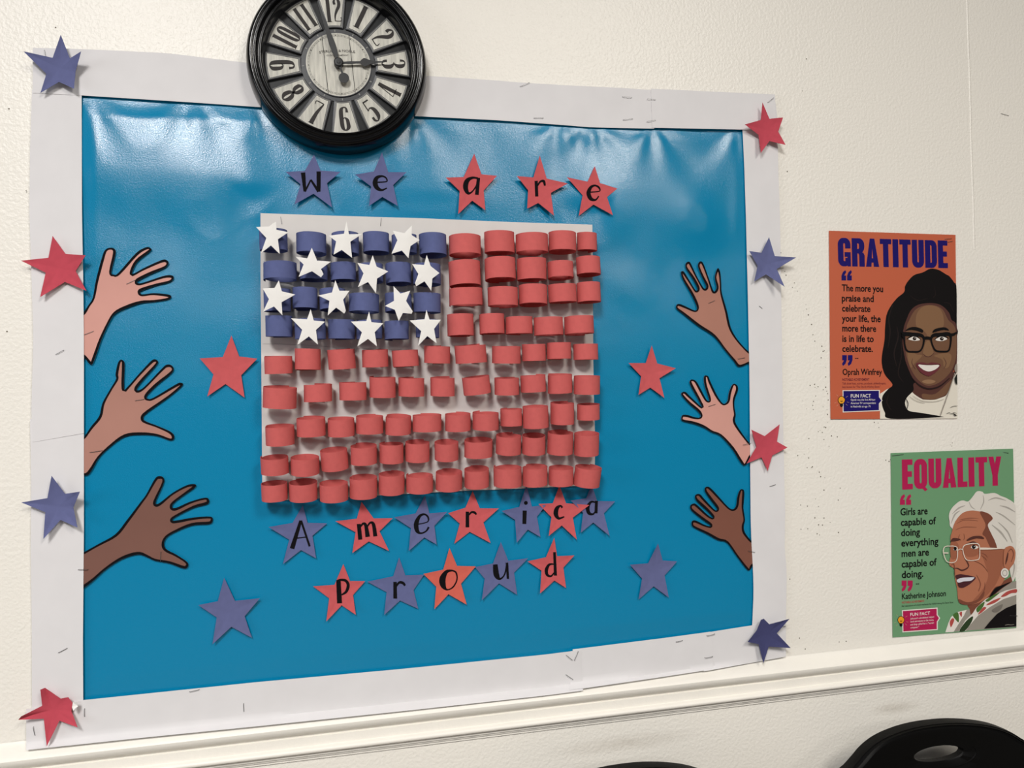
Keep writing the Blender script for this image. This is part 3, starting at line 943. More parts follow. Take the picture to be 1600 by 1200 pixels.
for row, segs in enumerate(LOOPS):
    items = [(Z(or_[0], or_[1], 5.714, [(L[0], L[2]), (L[1], L[3])]), L[4] if len(L) > 4 else 0, k) for (or_, k, ls) in segs for L in ls]
    items.sort(key=lambda t: t[0][0][0])
    nb = sum(1 for t in items if t[2] == 'b')
    for i, (q, tilt, k) in enumerate(items):
        o = paper_loop(q[0][0], q[1][0], q[0][1], q[1][1], tilt, row, k)
        if k == 'b':
            if (row, i) in STARRED:
                lab = 'navy paper loop under a white star, %s from left in the %s flag row' % (ORD[i], ROWN[row])
            else:
                lab = 'bare navy paper loop, %s from left in the %s flag row' % (ORD[i], ROWN[row])
            tag(o, lab, 'paper loop', 'navy paper loops of the flag')
        else:
            if nb:
                lab = 'coral red paper loop, %s right of the navy loops in the %s flag row' % (ORD[i - nb], ROWN[row])
            else:
                lab = 'coral red paper loop, %s from left in the %s flag row' % (ORD[i], ROWN[row])
            tag(o, lab, 'paper loop', 'coral red paper loops of the flag')

WS = [
    [(150, 108), (178, 92), (182, 165), (288, 185), (195, 250), (212, 382), (133, 305), (42, 372), (92, 238), (0, 140), (118, 135)],
    [(808, 88), (830, 205), (948, 200), (842, 272), (858, 415), (765, 345), (692, 385), (715, 268), (648, 218), (785, 200)],
    [(1392, 125), (1390, 212), (1462, 255), (1380, 310), (1362, 418), (1302, 350), (1210, 378), (1262, 258), (1222, 172), (1325, 195)],
    [(498, 325), (545, 440), (668, 448), (580, 515), (602, 560), (580, 588), (500, 535), (380, 585), (425, 475), (352, 405), (458, 420)],
    [(1042, 392), (1078, 495), (1182, 535), (1080, 602), (1072, 732), (1000, 632), (910, 675), (960, 555), (905, 460), (1012, 480)],
    [(1525, 390), (1560, 490), (1640, 550), (1575, 600), (1565, 710), (1505, 625), (1432, 668), (1420, 642), (1450, 560), (1395, 470), (1500, 480)],
    [(203, 617), (230, 715), (350, 742), (228, 812), (235, 928), (160, 850), (62, 895), (115, 785), (58, 688), (165, 685)],
    [(708, 615), (745, 710), (835, 708), (778, 790), (802, 888), (788, 912), (715, 860), (640, 930), (655, 800), (555, 752), (678, 725)],
    [(1228, 668), (1290, 735), (1378, 708), (1340, 800), (1400, 893), (1390, 915), (1312, 908), (1275, 980), (1240, 880), (1152, 845), (1232, 800)],
    [(488, 875), (515, 975), (615, 985), (535, 1060), (552, 1190), (472, 1118), (368, 1192), (412, 1058), (312, 955), (455, 965)],
    [(1010, 895), (1030, 990), (1137, 1000), (1060, 1080), (1080, 1206), (1000, 1140), (905, 1205), (945, 1080), (848, 985), (985, 980)],
    [(1522, 880), (1550, 968), (1653, 968), (1590, 1050), (1613, 1178), (1530, 1115), (1448, 1200), (1475, 1070), (1372, 975), (1505, 965)],
]
for i, pts in enumerate(WS):
    lab = 'white paper star, %s from left in the %s row of white stars on the flag' % (ORD[i % 3], ORD[i // 3])
    star(pts, 400, 330, 5.714, 0.0455, STAR_W, lab, 'white stars on the navy loops', (-0.001, -0.002, -0.001, -0.002, -0.001), 'white_star')


# ------------------------------------------------------------------ clock
def build_clock():
    c = W(529.0, 98.5, 0.020)
    c.y = 0
    root = empty('wall_clock', c)
    tag(root, 'round black wall clock with wood-look numeral plates above the bulletin board', 'clock')
    rot = math.radians(5.0)
    cr, sr = math.cos(rot), math.sin(rot)

    def P(u, v, d):
        return Vector((c.x + u * cr - v * sr, -d, c.z + u * sr + v * cr))

    def add(name, v, f, m_, fm=None, smooth=False, parent=root):
        vs = [P(*q) for q in v]
        o = mk(name, vs, f, m_, None, ORIG[root], fm, smooth)
        o.parent = parent
        o.location = (0, 0, 0)
        ORIG[o] = ORIG[root]
        return o
    black = mat('clock_black', (8, 8, 9), 0.16, 0.3)
    # rim
    prof = [(0.088, 0.0105), (0.0895, 0.022), (0.0905, 0.0300), (0.0918, 0.0312), (0.0930, 0.0300), (0.0938, 0.0285), (0.0950, 0.0300), (0.0962, 0.0330), (0.0976, 0.0342),
            (0.0985, 0.0335), (0.0992, 0.0320), (0.1005, 0.0330), (0.1030, 0.0340), (0.1055, 0.0325), (0.1075, 0.0290), (0.1088, 0.0235), (0.1098, 0.0170), (0.1102, 0.0100), (0.1098, 0.0050), (0.1080, 0.0075), (0.0900, 0.0075), (0.088, 0.0105)]
    n = 96
    v, f = [], []
    for i in range(n):
        a = 2 * math.pi * i / n
        for (r, d) in prof:
            v.append((r * math.cos(a), r * math.sin(a), d))
    k = len(prof)
    for i in range(n):
        for j in range(k - 1):
            q, r = i * k, ((i + 1) % n) * k
            f.append((q + j, r + j, r + j + 1, q + j + 1))
    rim = add('rim', v, f, black, smooth=True)
    # added tinted see-through disc, its dark colour standing for shade between the numeral plates
    gap_shade = bpy.data.materials.new('gap_shade_sheet')
    gap_shade.use_nodes = True
    nt = gap_shade.node_tree
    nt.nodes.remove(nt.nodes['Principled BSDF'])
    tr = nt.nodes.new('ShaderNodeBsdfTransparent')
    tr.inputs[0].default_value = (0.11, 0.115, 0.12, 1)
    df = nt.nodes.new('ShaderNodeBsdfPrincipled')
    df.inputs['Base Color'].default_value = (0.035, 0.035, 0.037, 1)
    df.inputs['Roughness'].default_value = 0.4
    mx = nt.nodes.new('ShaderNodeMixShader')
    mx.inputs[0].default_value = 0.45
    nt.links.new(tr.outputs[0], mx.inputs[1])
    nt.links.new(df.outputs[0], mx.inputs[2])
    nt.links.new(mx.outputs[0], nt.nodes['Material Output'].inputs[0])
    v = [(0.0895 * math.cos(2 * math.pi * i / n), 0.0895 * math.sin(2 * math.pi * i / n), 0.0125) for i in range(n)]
    add('gap_shade_disc', v, [tuple(range(n))], gap_shade)

    wood = mat('whitewashed_wood', (226, 222, 212), 0.6, 0.3, 0.2, 30, stretch=(9, 9, 1))
    edge = mat('plate_edge', (66, 66, 70), 0.4, 0.5, metal=0.5)
    grey = mat('plate_bevel', (150, 149, 146), 0.5, 0.3)
    numc = mat('numeral_ink', (62, 57, 56), 0.6, 0.2)
    # glyph strokes in a unit box, x to the right, y up, width in box widths
    G = {
        '0': [[(.5, .97, .12), (.22, .85, .34), (.17, .5, .36), (.22, .15, .34), (.5, .03, .12), (.78, .15, .34), (.83, .5, .36), (.78, .85, .34), (.5, .97, .12)]],
        '1': [[(.5, 0, .40), (.5, 1, .40)], [(.15, .015, .05), (.85, .015, .05)], [(.2, .985, .05), (.8, .985, .05)]],
        '2': [[(.25, .72, .30), (.2, .85, .26), (.5, .97, .12), (.8, .85, .34), (.78, .66, .36), (.45, .46, .3), (.2, .26, .2), (.14, .05, .10)], [(.08, .045, .09), (.9, .045, .09), (.9, .2, .07)]],
        '3': [[(.2, .78, .22), (.25, .92, .16), (.5, .97, .1), (.78, .86, .34), (.78, .66, .34), (.5, .52, .1), (.35, .52, .08)], [(.5, .52, .1), (.8, .38, .36), (.8, .16, .36), (.5, .03, .1), (.24, .1, .2), (.2, .24, .24)]],
        '4': [[(.62, 0, .34), (.62, 1, .34)], [(.5, .98, .07), (.08, .27, .07)], [(.05, .26, .07), (.98, .26, .07)], [(.35, .015, .05), (.9, .015, .05)]],
        '5': [[(.85, .94, .14), (.22, .94, .14)], [(.24, .97, .1), (.2, .55, .1)], [(.2, .55, .08), (.5, .62, .12), (.8, .5, .34), (.82, .2, .36), (.5, .03, .12), (.22, .1, .22), (.2, .25, .24)]],
        '6': [[(.8, .76, .24), (.75, .92, .18), (.5, .97, .12), (.22, .85, .34), (.17, .5, .38), (.22, .15, .34), (.5, .03, .12), (.8, .13, .34), (.82, .3, .34), (.75, .46, .28), (.5, .54, .1), (.3, .47, .08)]],
        '7': [[(.08, .8, .07), (.1, .95, .09), (.92, .95, .1)], [(.88, .93, .12), (.6, .5, .3), (.5, 0, .4)], [(.2, .015, .05), (.8, .015, .05)]],
        '8': [[(.5, .97, .12), (.24, .86, .32), (.26, .66, .32), (.5, .53, .2), (.76, .38, .34), (.8, .17, .34), (.5, .03, .12), (.2, .17, .34), (.24, .38, .34), (.5, .53, .2), (.74, .66, .32), (.76, .86, .32), (.5, .97, .12)]],
    }
    G['9'] = [[(1 - x, 1 - y, w_) for (x, y, w_) in st] for st in G['6']]
    for h in range(12):
        num = str(12 if h == 0 else h)
        th = -2 * math.pi * h / 12            # clockwise
        rad = (math.sin(-th), math.cos(th))   # outward

        def L(x, r):
            """x along the clockwise tangent, r outward"""
            return (rad[0] * r + math.cos(th) * x, rad[1] * r + math.sin(th) * x)
        hi, ho = 0.0465, 0.0878

        def plate(inset, d):
            pts = []
            a_in, a_out = 0.0096 - inset, 0.0173 - inset
            for t in range(7):
                x = -a_out + 2 * a_out * t / 6
                pts.append((*L(x, math.sqrt((ho - inset) ** 2 - x * x)), d))
            for t in range(7):
                x = a_in - 2 * a_in * t / 6
                pts.append((*L(x, math.sqrt((hi + inset) ** 2 - x * x)), d))
            return pts
        lay = [plate(-0.0006, 0.0135), plate(-0.0006, 0.0160), plate(0.0006, 0.0163), plate(0.0016, 0.0160), plate(0.0022, 0.0161)]
        v = [p for l_ in lay for p in l_]
        m_ = 14
        f, fm = [], []
        for a in range(len(lay) - 1):
            for i in range(m_):
                j = (i + 1) % m_
                f.append((a * m_ + i, a * m_ + j, (a + 1) * m_ + j, (a + 1) * m_ + i))
                fm.append([0, 0, 1, 0][a])
        f.append(tuple(range(4 * m_, 5 * m_)))
        fm.append(2)
        pl = add('numeral_plate', v, f, [edge, grey, wood], fm)
        flip = 4 <= h <= 8
        v, f = [], []
        nd = len(num)
        gw, gh = (0.0118 if nd == 1 else 0.0094), 0.0305
        for q, ch in enumerate(num):
            x0 = -gw / 2 if nd == 1 else (-gw * 1.06 if q == 0 else gw * 0.06)
            for st in G[ch]:
                s3 = [(x0 + a * gw, (b - .5) * gh, w_ * gw * 1.15) for (a, b, w_) in st]
                s3 = smooth_line(s3, False, 5) if len(s3) > 2 else s3
                v2, f2 = stroke2(s3)
                b0 = len(v)
                for (x, y) in v2:
                    if flip:
                        x, y = -x, -y
                    v.append((*L(x, (hi + ho) / 2 + 0.0010 + y), 0.0163))
                f += [tuple(b0 + i for i in g) for g in f2]
        add('numeral', v, f, numc, parent=pl)
    # inner ring with its index marks, central plank disc
    def annulus(r0, r1, d0, d1, N=72):
        v, f = [], []
        for i in range(N):
            a = 2 * math.pi * i / N
            for (r, d) in ((r0, d0), (r0, d1), (r1, d1), (r1, d0)):
                v.append((r * math.cos(a), r * math.sin(a), d))
        for i in range(N):
            q, r = 4 * i, 4 * ((i + 1) % N)
            for j in range(3):
                f.append((q + j, r + j, r + j + 1, q + j + 1))
        return v, f
    dark = mat('ring_dark', (54, 54, 58), 0.35, 0.5)
    v, f = annulus(0.0400, 0.0458, 0.0128, 0.0140)
    fm = [0] * len(f)
    for h in range(12):
        a = 2 * math.pi * h / 12
        b = len(v)
        for (r, t) in ((0.0418, -0.0007), (0.0418, 0.0007), (0.0442, 0.0007), (0.0442, -0.0007)):
            v.append((r * math.sin(a) + t * math.cos(a), r * math.cos(a) - t * math.sin(a), 0.0142))
        f.append((b, b + 1, b + 2, b + 3))
        fm.append(1)
    add('chapter_ring', v, f, [dark, grey], fm)
    N = 72
    v = [(0, 0, 0.0155)] + [(0.0402 * math.cos(2 * math.pi * i / N), 0.0402 * math.sin(2 * math.pi * i / N), 0.0155) for i in range(N)]
    f = [(0, 1 + i, 1 + (i + 1) % N) for i in range(N)]
    fm = [0] * N

    def rib(pts, k):
        v2, f2 = stroke2(pts)
        b = len(v)
        v.extend([(x, y, 0.0157) for (x, y) in v2])
        f.extend([tuple(b + i for i in g) for g in f2])
        fm.extend([k] * len(f2))
    for x in (-0.0165, 0.0165):
        y = math.sqrt(0.0400 ** 2 - x * x)
        rib([(x, -y, 0.0007), (x, y, 0.0007)], 1)
    for (r, wd) in ((0.0374, 0.0002), (0.0358, 0.0002), (0.0400, 0.0008)):
        rib([(r * math.cos(2 * math.pi * i / 90), r * math.sin(2 * math.pi * i / 90), wd) for i in range(91)], 1 if r < .039 else 2)
    for i in range(60):
        a = 2 * math.pi * i / 60
        rib([(0.0358 * math.sin(a), 0.0358 * math.cos(a), 0.0003 if i % 5 else 0.001), (0.0374 * math.sin(a), 0.0374 * math.cos(a), 0.0003 if i % 5 else 0.001)], 1)
    cen = add('centre_disc', v, f, [wood, mat('dial_line', (58, 54, 52), 0.7, 0.2), edge], fm)
    # maker's name on the dial
    v, f = [], []
    for (s, y, width, curve) in (('STERLING & NOBLE', 0.0140, 0.0440, 0.0018), ('CLOCK COMPANY', 0.0106, 0.0270, 0.0), ('QUARTZ', -0.0250, 0.0085, 0.0)):
        if s == 'QUARTZ':
            continue
        tv, tf = text_mesh(s, 0.004)
        xa, xb = min(p[0] for p in tv), max(p[0] for p in tv)
        k = width / (xb - xa)
        b = len(v)
        for (x, yy) in tv:
            X = (x - (xa + xb) / 2) * k
            v.append((X, y + yy * k * 0.85 + curve * (1 - (X / (width / 2)) ** 2), 0.0158))
        f += [tuple(b + i for i in g) for g in tf]
    add('maker_name', v, f, mat('dial_print', (90, 86, 82), 0.7, 0.2), parent=cen)

    # hands
    handm = mat('clock_hand', (30, 29, 31), 0.4, 0.4)

    def hand(name, deg, prof_, d, discs):
        a = math.radians(deg)
        s_, c_ = math.sin(a), math.cos(a)
        v, f = [], []
        for (r, w_) in prof_:
            for t in (-1, 1):
                for dd in (d, d + 0.0007):
                    x = t * w_ / 2
                    v.append((s_ * r + c_ * x, c_ * r - s_ * x, dd))
        for i in range(len(prof_) - 1):
            q = 4 * i
            f += [(q + 1, q + 3, q + 7, q + 5), (q, q + 4, q + 6, q + 2), (q, q + 1, q + 5, q + 4), (q + 2, q + 6, q + 7, q + 3)]
        for (r, rr) in discs:
            b = len(v)
            for i in range(28):
                for dd in (d, d + 0.0008):
                    v.append((s_ * r + rr * math.cos(i * math.pi / 14), c_ * r + rr * math.sin(i * math.pi / 14), dd))
            f.append(tuple(b + 2 * i + 1 for i in range(28)))
            for i in range(28):
                j = (i + 1) % 28
                f.append((b + 2 * i, b + 2 * j, b + 2 * j + 1, b + 2 * i + 1))
        return add(name, v, f, handm)
    hand('hour_hand', 89.5, [(0, .0030), (.008, .0026), (.015, .0034), (.020, .0028), (.0265, .0030), (.029, .0075), (.0315, .0105), (.034, .0095), (.038, .0055), (.046, .0022), (.058, .0007)], 0.0200, [])
    hand('minute_hand', 347.2, [(-.018, .0022), (0, .0030), (.006, .0036), (.014, .0068), (.022, .0078), (.030, .0070), (.042, .0050), (.056, .0038), (.078, .0012)], 0.0218, [(-.0200, .0063)])
    v = []
    for i in range(28):
        for (r, d) in ((.0056, .0155), (.0056, .0236), (.0046, .0243), (.0022, .0244), (.0020, .0252)):
            v.append((r * math.cos(i * math.pi / 14), r * math.sin(i * math.pi / 14), d))
    f = [tuple(5 * i + 4 for i in range(28))]
    for i in range(28):
        for j in range(4):
            a, b = 5 * i, 5 * ((i + 1) % 28)
            f.append((a + j, b + j, b + j + 1, a + j + 1))
    add('hub', v, f, handm, smooth=False)
    # glass over the dial
    g = bpy.data.materials.new('clock_glass')
    g.use_nodes = True
    nt = g.node_tree
    nt.nodes.remove(nt.nodes['Principled BSDF'])
    tr = nt.nodes.new('ShaderNodeBsdfTransparent')
    tr.inputs[0].default_value = (0.93, 0.94, 0.94, 1)
    gl = nt.nodes.new('ShaderNodeBsdfGlossy')
    gl.inputs['Roughness'].default_value = 0.06
    fr = nt.nodes.new('ShaderNodeFresnel')
    fr.inputs[0].default_value = 1.5
    mx = nt.nodes.new('ShaderNodeMixShader')
    nt.links.new(fr.outputs[0], mx.inputs[0])
    nt.links.new(tr.outputs[0], mx.inputs[1])
    nt.links.new(gl.outputs[0], mx.inputs[2])
    nt.links.new(mx.outputs[0], nt.nodes['Material Output'].inputs[0])
    n = 64
    v = [(0.0906 * math.cos(2 * math.pi * i / n), 0.0906 * math.sin(2 * math.pi * i / n), 0.0284 + 0.0032 * math.sin(2 * math.pi * i / n)) for i in range(n)]
    add('glass', v, [tuple(range(n))], g)


build_clock()

# ------------------------------------------------------------------ posters
def arc(cx, cy, rx, ry, a0, a1, n=7):
    return [(cx + rx * math.cos(math.radians(a0 + (a1 - a0) * i / n)), cy + ry * math.sin(math.radians(a0 + (a1 - a0) * i / n))) for i in range(n + 1)]


def box(x0, y0, x1, y1):
    return [[(x0, y0), (x1, y0), (x1, y1), (x0, y1)]]


def block(c, w, h, s, t):
    """pieces of a heavy condensed capital, each a list of loops (outline first, then holes)"""
    R, r = w * 0.42, max(0.08 * w, w * 0.42 - s)
    q, k = R * 1.15, r * 1.15
    if c == 'I':
        return [box(0, 0, w, h)]
    if c == 'T':
        return [box(w / 2 - s / 2, 0, w / 2 + s / 2, h), box(0, h - t, w, h)]
    if c == 'L':
        return [box(0, 0, s, h), box(0, 0, w, t)]
    if c == 'E':
        return [box(0, 0, s, h), box(0, h - t, w, h), box(0, h * .51 - t / 2, w * .93, h * .51 + t / 2), box(0, 0, w, t)]
    if c == 'A':
        return [[[(0, 0), (s, 0), (w * .5 + s * .12, h), (w * .5 - s * .42, h)]], [[(w - s, 0), (w, 0), (w * .5 + s * .42, h), (w * .5 - s * .12, h)]], box(w * .22, h * .15, w * .78, h * .15 + t * .85)]
    if c == 'Y':
        return [box(w / 2 - s / 2, 0, w / 2 + s / 2, h * .44), [[(w / 2 - s / 2, h * .36), (w / 2 + s * .4, h * .36), (s * .92, h), (0, h)]], [[(w / 2 - s * .4, h * .36), (w / 2 + s / 2, h * .36), (w, h), (w - s * .92, h)]]]
    if c == 'U':
        return [[[(0, h)] + arc(R, q, R, q, 180, 270) + arc(w - R, q, R, q, 270, 360) + [(w, h), (w - s, h)] + arc(w - s - r, t + k, r, k, 360, 270) + arc(s + r, t + k, r, k, 270, 180) + [(s, h)]]]
    if c == 'D':
        return [[[(0, 0)] + arc(w - R, q, R, q, 270, 360) + arc(w - R, h - q, R, q, 0, 90) + [(0, h)],
                 [(s, t)] + arc(w - s - r, t + k, r, k, 270, 360) + arc(w - s - r, h - t - k, r, k, 0, 90) + [(s, h - t)]]]
    if c == 'Q':
        return [[arc(w - R, q, R, q, 270, 360) + arc(w - R, h - q, R, q, 0, 90) + arc(R, h - q, R, q, 90, 180) + arc(R, q, R, q, 180, 270),
                 arc(w - s - r, t + k, r, k, 270, 360) + arc(w - s - r, h - t - k, r, k, 0, 90) + arc(s + r, h - t - k, r, k, 90, 180) + arc(s + r, t + k, r, k, 180, 270)],
                [[(w * .52, h * .06), (w * .82, -h * .09), (w * 1.02, -h * .03), (w * .72, h * .12)]]]
    if c == 'G':
        return [[arc(w - R, h - q, R, q, 0, 90) + arc(R, h - q, R, q, 90, 180) + arc(R, q, R, q, 180, 270) + [(w * .62, 0)] + [(w * .74, h * .06), (w * .74, t)] + arc(s + r, t + k, r, k, 270, 180) + arc(s + r, h - t - k, r, k, 180, 90) + arc(w - s - r, h - t - k, r, k, 90, 0) + [(w - s, h * .63), (w, h * .63)]],
                box(w * .52, h * .5 - t * .9, w, h * .5), box(w * .74, 0, w, h * .5), [[(w * .5, 0), (w * .76, h * .03), (w * .76, h * .3), (w - s, h * .3), (w - s, t)]]]
    if c == 'R':
        m_ = h * .46
        return [[[(0, m_)] + arc(w - R, m_ + q, R, q, 270, 360) + arc(w - R, h - q, R, q, 0, 90) + [(0, h)],
                 [(s, m_ + t * .9)] + arc(w - s - r, m_ + t * .9 + k, r, k, 270, 360) + arc(w - s - r, h - t - k, r, k, 0, 90) + [(s, h - t)]],
                box(0, 0, s, h), [[(w - s, 0), (w, 0), (w, h * .4), (w * .9, h * .5), (w * .5, h * .5), (w - s, h * .4)]]]


WIDTH = {'G': 1.0, 'R': 1.0, 'A': 1.05, 'T': .92, 'I': .46, 'U': .98, 'D': .98, 'E': .8, 'Q': 1.0, 'L': .76, 'Y': 1.02}


class Poster:
    def __init__(self, corners, paper, label):
        self.d = 0.0016
        w3 = [W(p[0], p[1], self.d) for p in corners]
        self.tl = w3[0]
        vs, fs = slab(w3, 0.0005, [(0, 3, 2, 1)])
        c = sum(w3, Vector()) / 4
        self.root = mk('poster', vs, fs, paper, origin=(c.x, -self.d, c.z))
        tag(self.root, label, 'poster', 'printed quote posters on the wall')
        e = (w3[1] - w3[0]) + (w3[2] - w3[3])
        self.ang = math.atan2(e.z, e.x)
        self.ex = Vector((math.cos(self.ang), 0, math.sin(self.ang)))
        self.ez = Vector((-math.sin(self.ang), 0, math.cos(self.ang)))

    def text(self, sh, s, x0, y0, x1, material, caph, bold=0.02):
        """line of print: baseline starts at pixel (x0, y0), right end at column x1, capitals caph pixels tall"""
        tv, tf = text_mesh(s, bold)
        a = W(x0, y0, self.d)
        b = W(x1, y0, self.d)
        wid = (b - a).dot(self.ex)
        hh = (W(x0, y0 - caph, self.d) - a).length
        xa, xb = min(p[0] for p in tv), max(p[0] for p in tv)
        kx, ky = wid / (xb - xa), hh / cap_height()
        d = sh.d
        if material not in sh.mats:
            sh.mats.append(material)
        k = sh.mats.index(material)
        n = len(sh.v)
        for (x, y) in tv:
            p = a + self.ex * ((x - xa) * kx) + self.ez * (y * ky)
            sh.v.append(Vector((p.x, -d, p.z)))
        sh.f += [tuple(n + i for i in f) for f in tf]
        sh.m += [k] * len(tf)

    def headline(self, s, bl, br, caph, material):
        a, b = W(bl[0], bl[1], self.d), W(br[0], br[1], self.d)
        ex = (b - a).normalized()
        tot = (b - a).length
        ez = Vector((-ex.z, 0, ex.x))
        h = (W(bl[0], bl[1] - caph, self.d) - a).length
        gap = 0.10
        unit = tot / (sum(WIDTH[c] for c in s) + gap * (len(s) - 1))
        st, th = unit * 0.43, unit * 0.36
        x = 0
        v, f = [], []
        for c in s:
            w_ = WIDTH[c] * unit
            for i, loops in enumerate(block(c, w_, h, st, th)):
                tri = tessellate_polygon([[Vector((X, Y, 0)) for (X, Y) in lp] for lp in loops])
                n = len(v)
                for lp in loops:
                    for (X, Y) in lp:
                        p = a + ex * (x + X) + ez * Y
                        v.append(Vector((p.x, -(self.d + 0.0002 + i * 0.00003), p.z)))
                f += [tuple(n + k for k in g) for g in tri]
            x += w_ + gap * unit
        mkc('headline', v, f, material, self.root)

    def sheet(self, d=0.0002):
        return Sheet(W, self.d + d)


def quote_mark(sh, x0, y0, x1, y1, material, opening):
    """a pair of fat curly quotation marks inside a box of pixels"""
    w_ = (x1 - x0) * 0.46
    h = y1 - y0
    for ox in (x0, x1 - w_):
        if opening:
            p = [(ox, y1), (ox + w_ * .95, y1), (ox + w_ * .95, y1 - h * .48), (ox + w_ * .58, y1 - h * .48), (ox + w_ * .98, y0 + h * .2), (ox + w_ * .8, y0), (ox + w_ * .3, y0 + h * .18), (ox, y0 + h * .55)]
        else:
            p = [(ox + w_, y0), (ox + w_ * .05, y0), (ox + w_ * .05, y0 + h * .48), (ox + w_ * .42, y0 + h * .48), (ox + w_ * .02, y1 - h * .2), (ox + w_ * .2, y1), (ox + w_ * .7, y1 - h * .18), (ox + w_, y0 + h * .45)]
        sh.poly(p, material, sm=False)


PINK = mat('print_magenta', (176, 26, 80), 0.5, 0.35)
NAVY = mat('print_navy', (24, 13, 98), 0.6, 0.2)
TXT = mat('print_black', (14, 10, 12), 0.6, 0.2)
WHT = mat('print_white', (228, 222, 214), 0.5, 0.35)
AMB = mat('print_amber', (232, 160, 40), 0.5, 0.35)


def colour(n, rgb):
    return mat('print_' + n, rgb, 0.6, 0.2)


def inset(pts, k):
    cx = sum(p[0] for p in pts) / len(pts)
    cy = sum(p[1] for p in pts) / len(pts)
    return [(p[0] + (k if p[0] < cx else -k), p[1] + (k if p[1] < cy else -k)) for p in pts]


def bulb(po, x, y, r):
    sh = po.sheet(0.0006)
    sh.poly([(x - r, y - r * .1), (x - r * .6, y - r * .95), (x, y - r * 1.2), (x + r * .6, y - r * .95), (x + r, y - r * .1), (x + r * .45, y + r * .9), (x - r * .45, y + r * .9)], TXT)
    r2 = r * .86
    sh.poly([(x - r2, y - r2 * .1), (x - r2 * .6, y - r2 * .95), (x, y - r2 * 1.2), (x + r2 * .6, y - r2 * .95), (x + r2, y - r2 * .1), (x + r2 * .45, y + r2 * .9), (x - r2 * .45, y + r2 * .9)], AMB)
    sh.poly([(x - r * .42, y + r * .8), (x + r * .42, y + r * .8), (x + r * .4, y + r * 1.5), (x, y + r * 1.8), (x - r * .4, y + r * 1.5)], TXT, sm=False)
    sh.line([(x - r * .3, y + r * .1, r * .16), (x - r * .1, y + r * .35, r * .16), (x, y + r * .1, r * .16), (x + r * .1, y + r * .35, r * .16), (x + r * .3, y + r * .1, r * .16)], colour('brown', (120, 80, 20)))
    for a in (35, 80, 130, 200, 230, 320, 345):
        c_, s_ = math.cos(math.radians(a)), -math.sin(math.radians(a))
        sh.line([(x + c_ * r * 1.5, y + s_ * r * 1.5, r * .07), (x + c_ * r * 2.1, y + s_ * r * 2.1, r * .05)], colour('ray', (205, 170, 150)))
    sh.build('light_bulb', po.root)


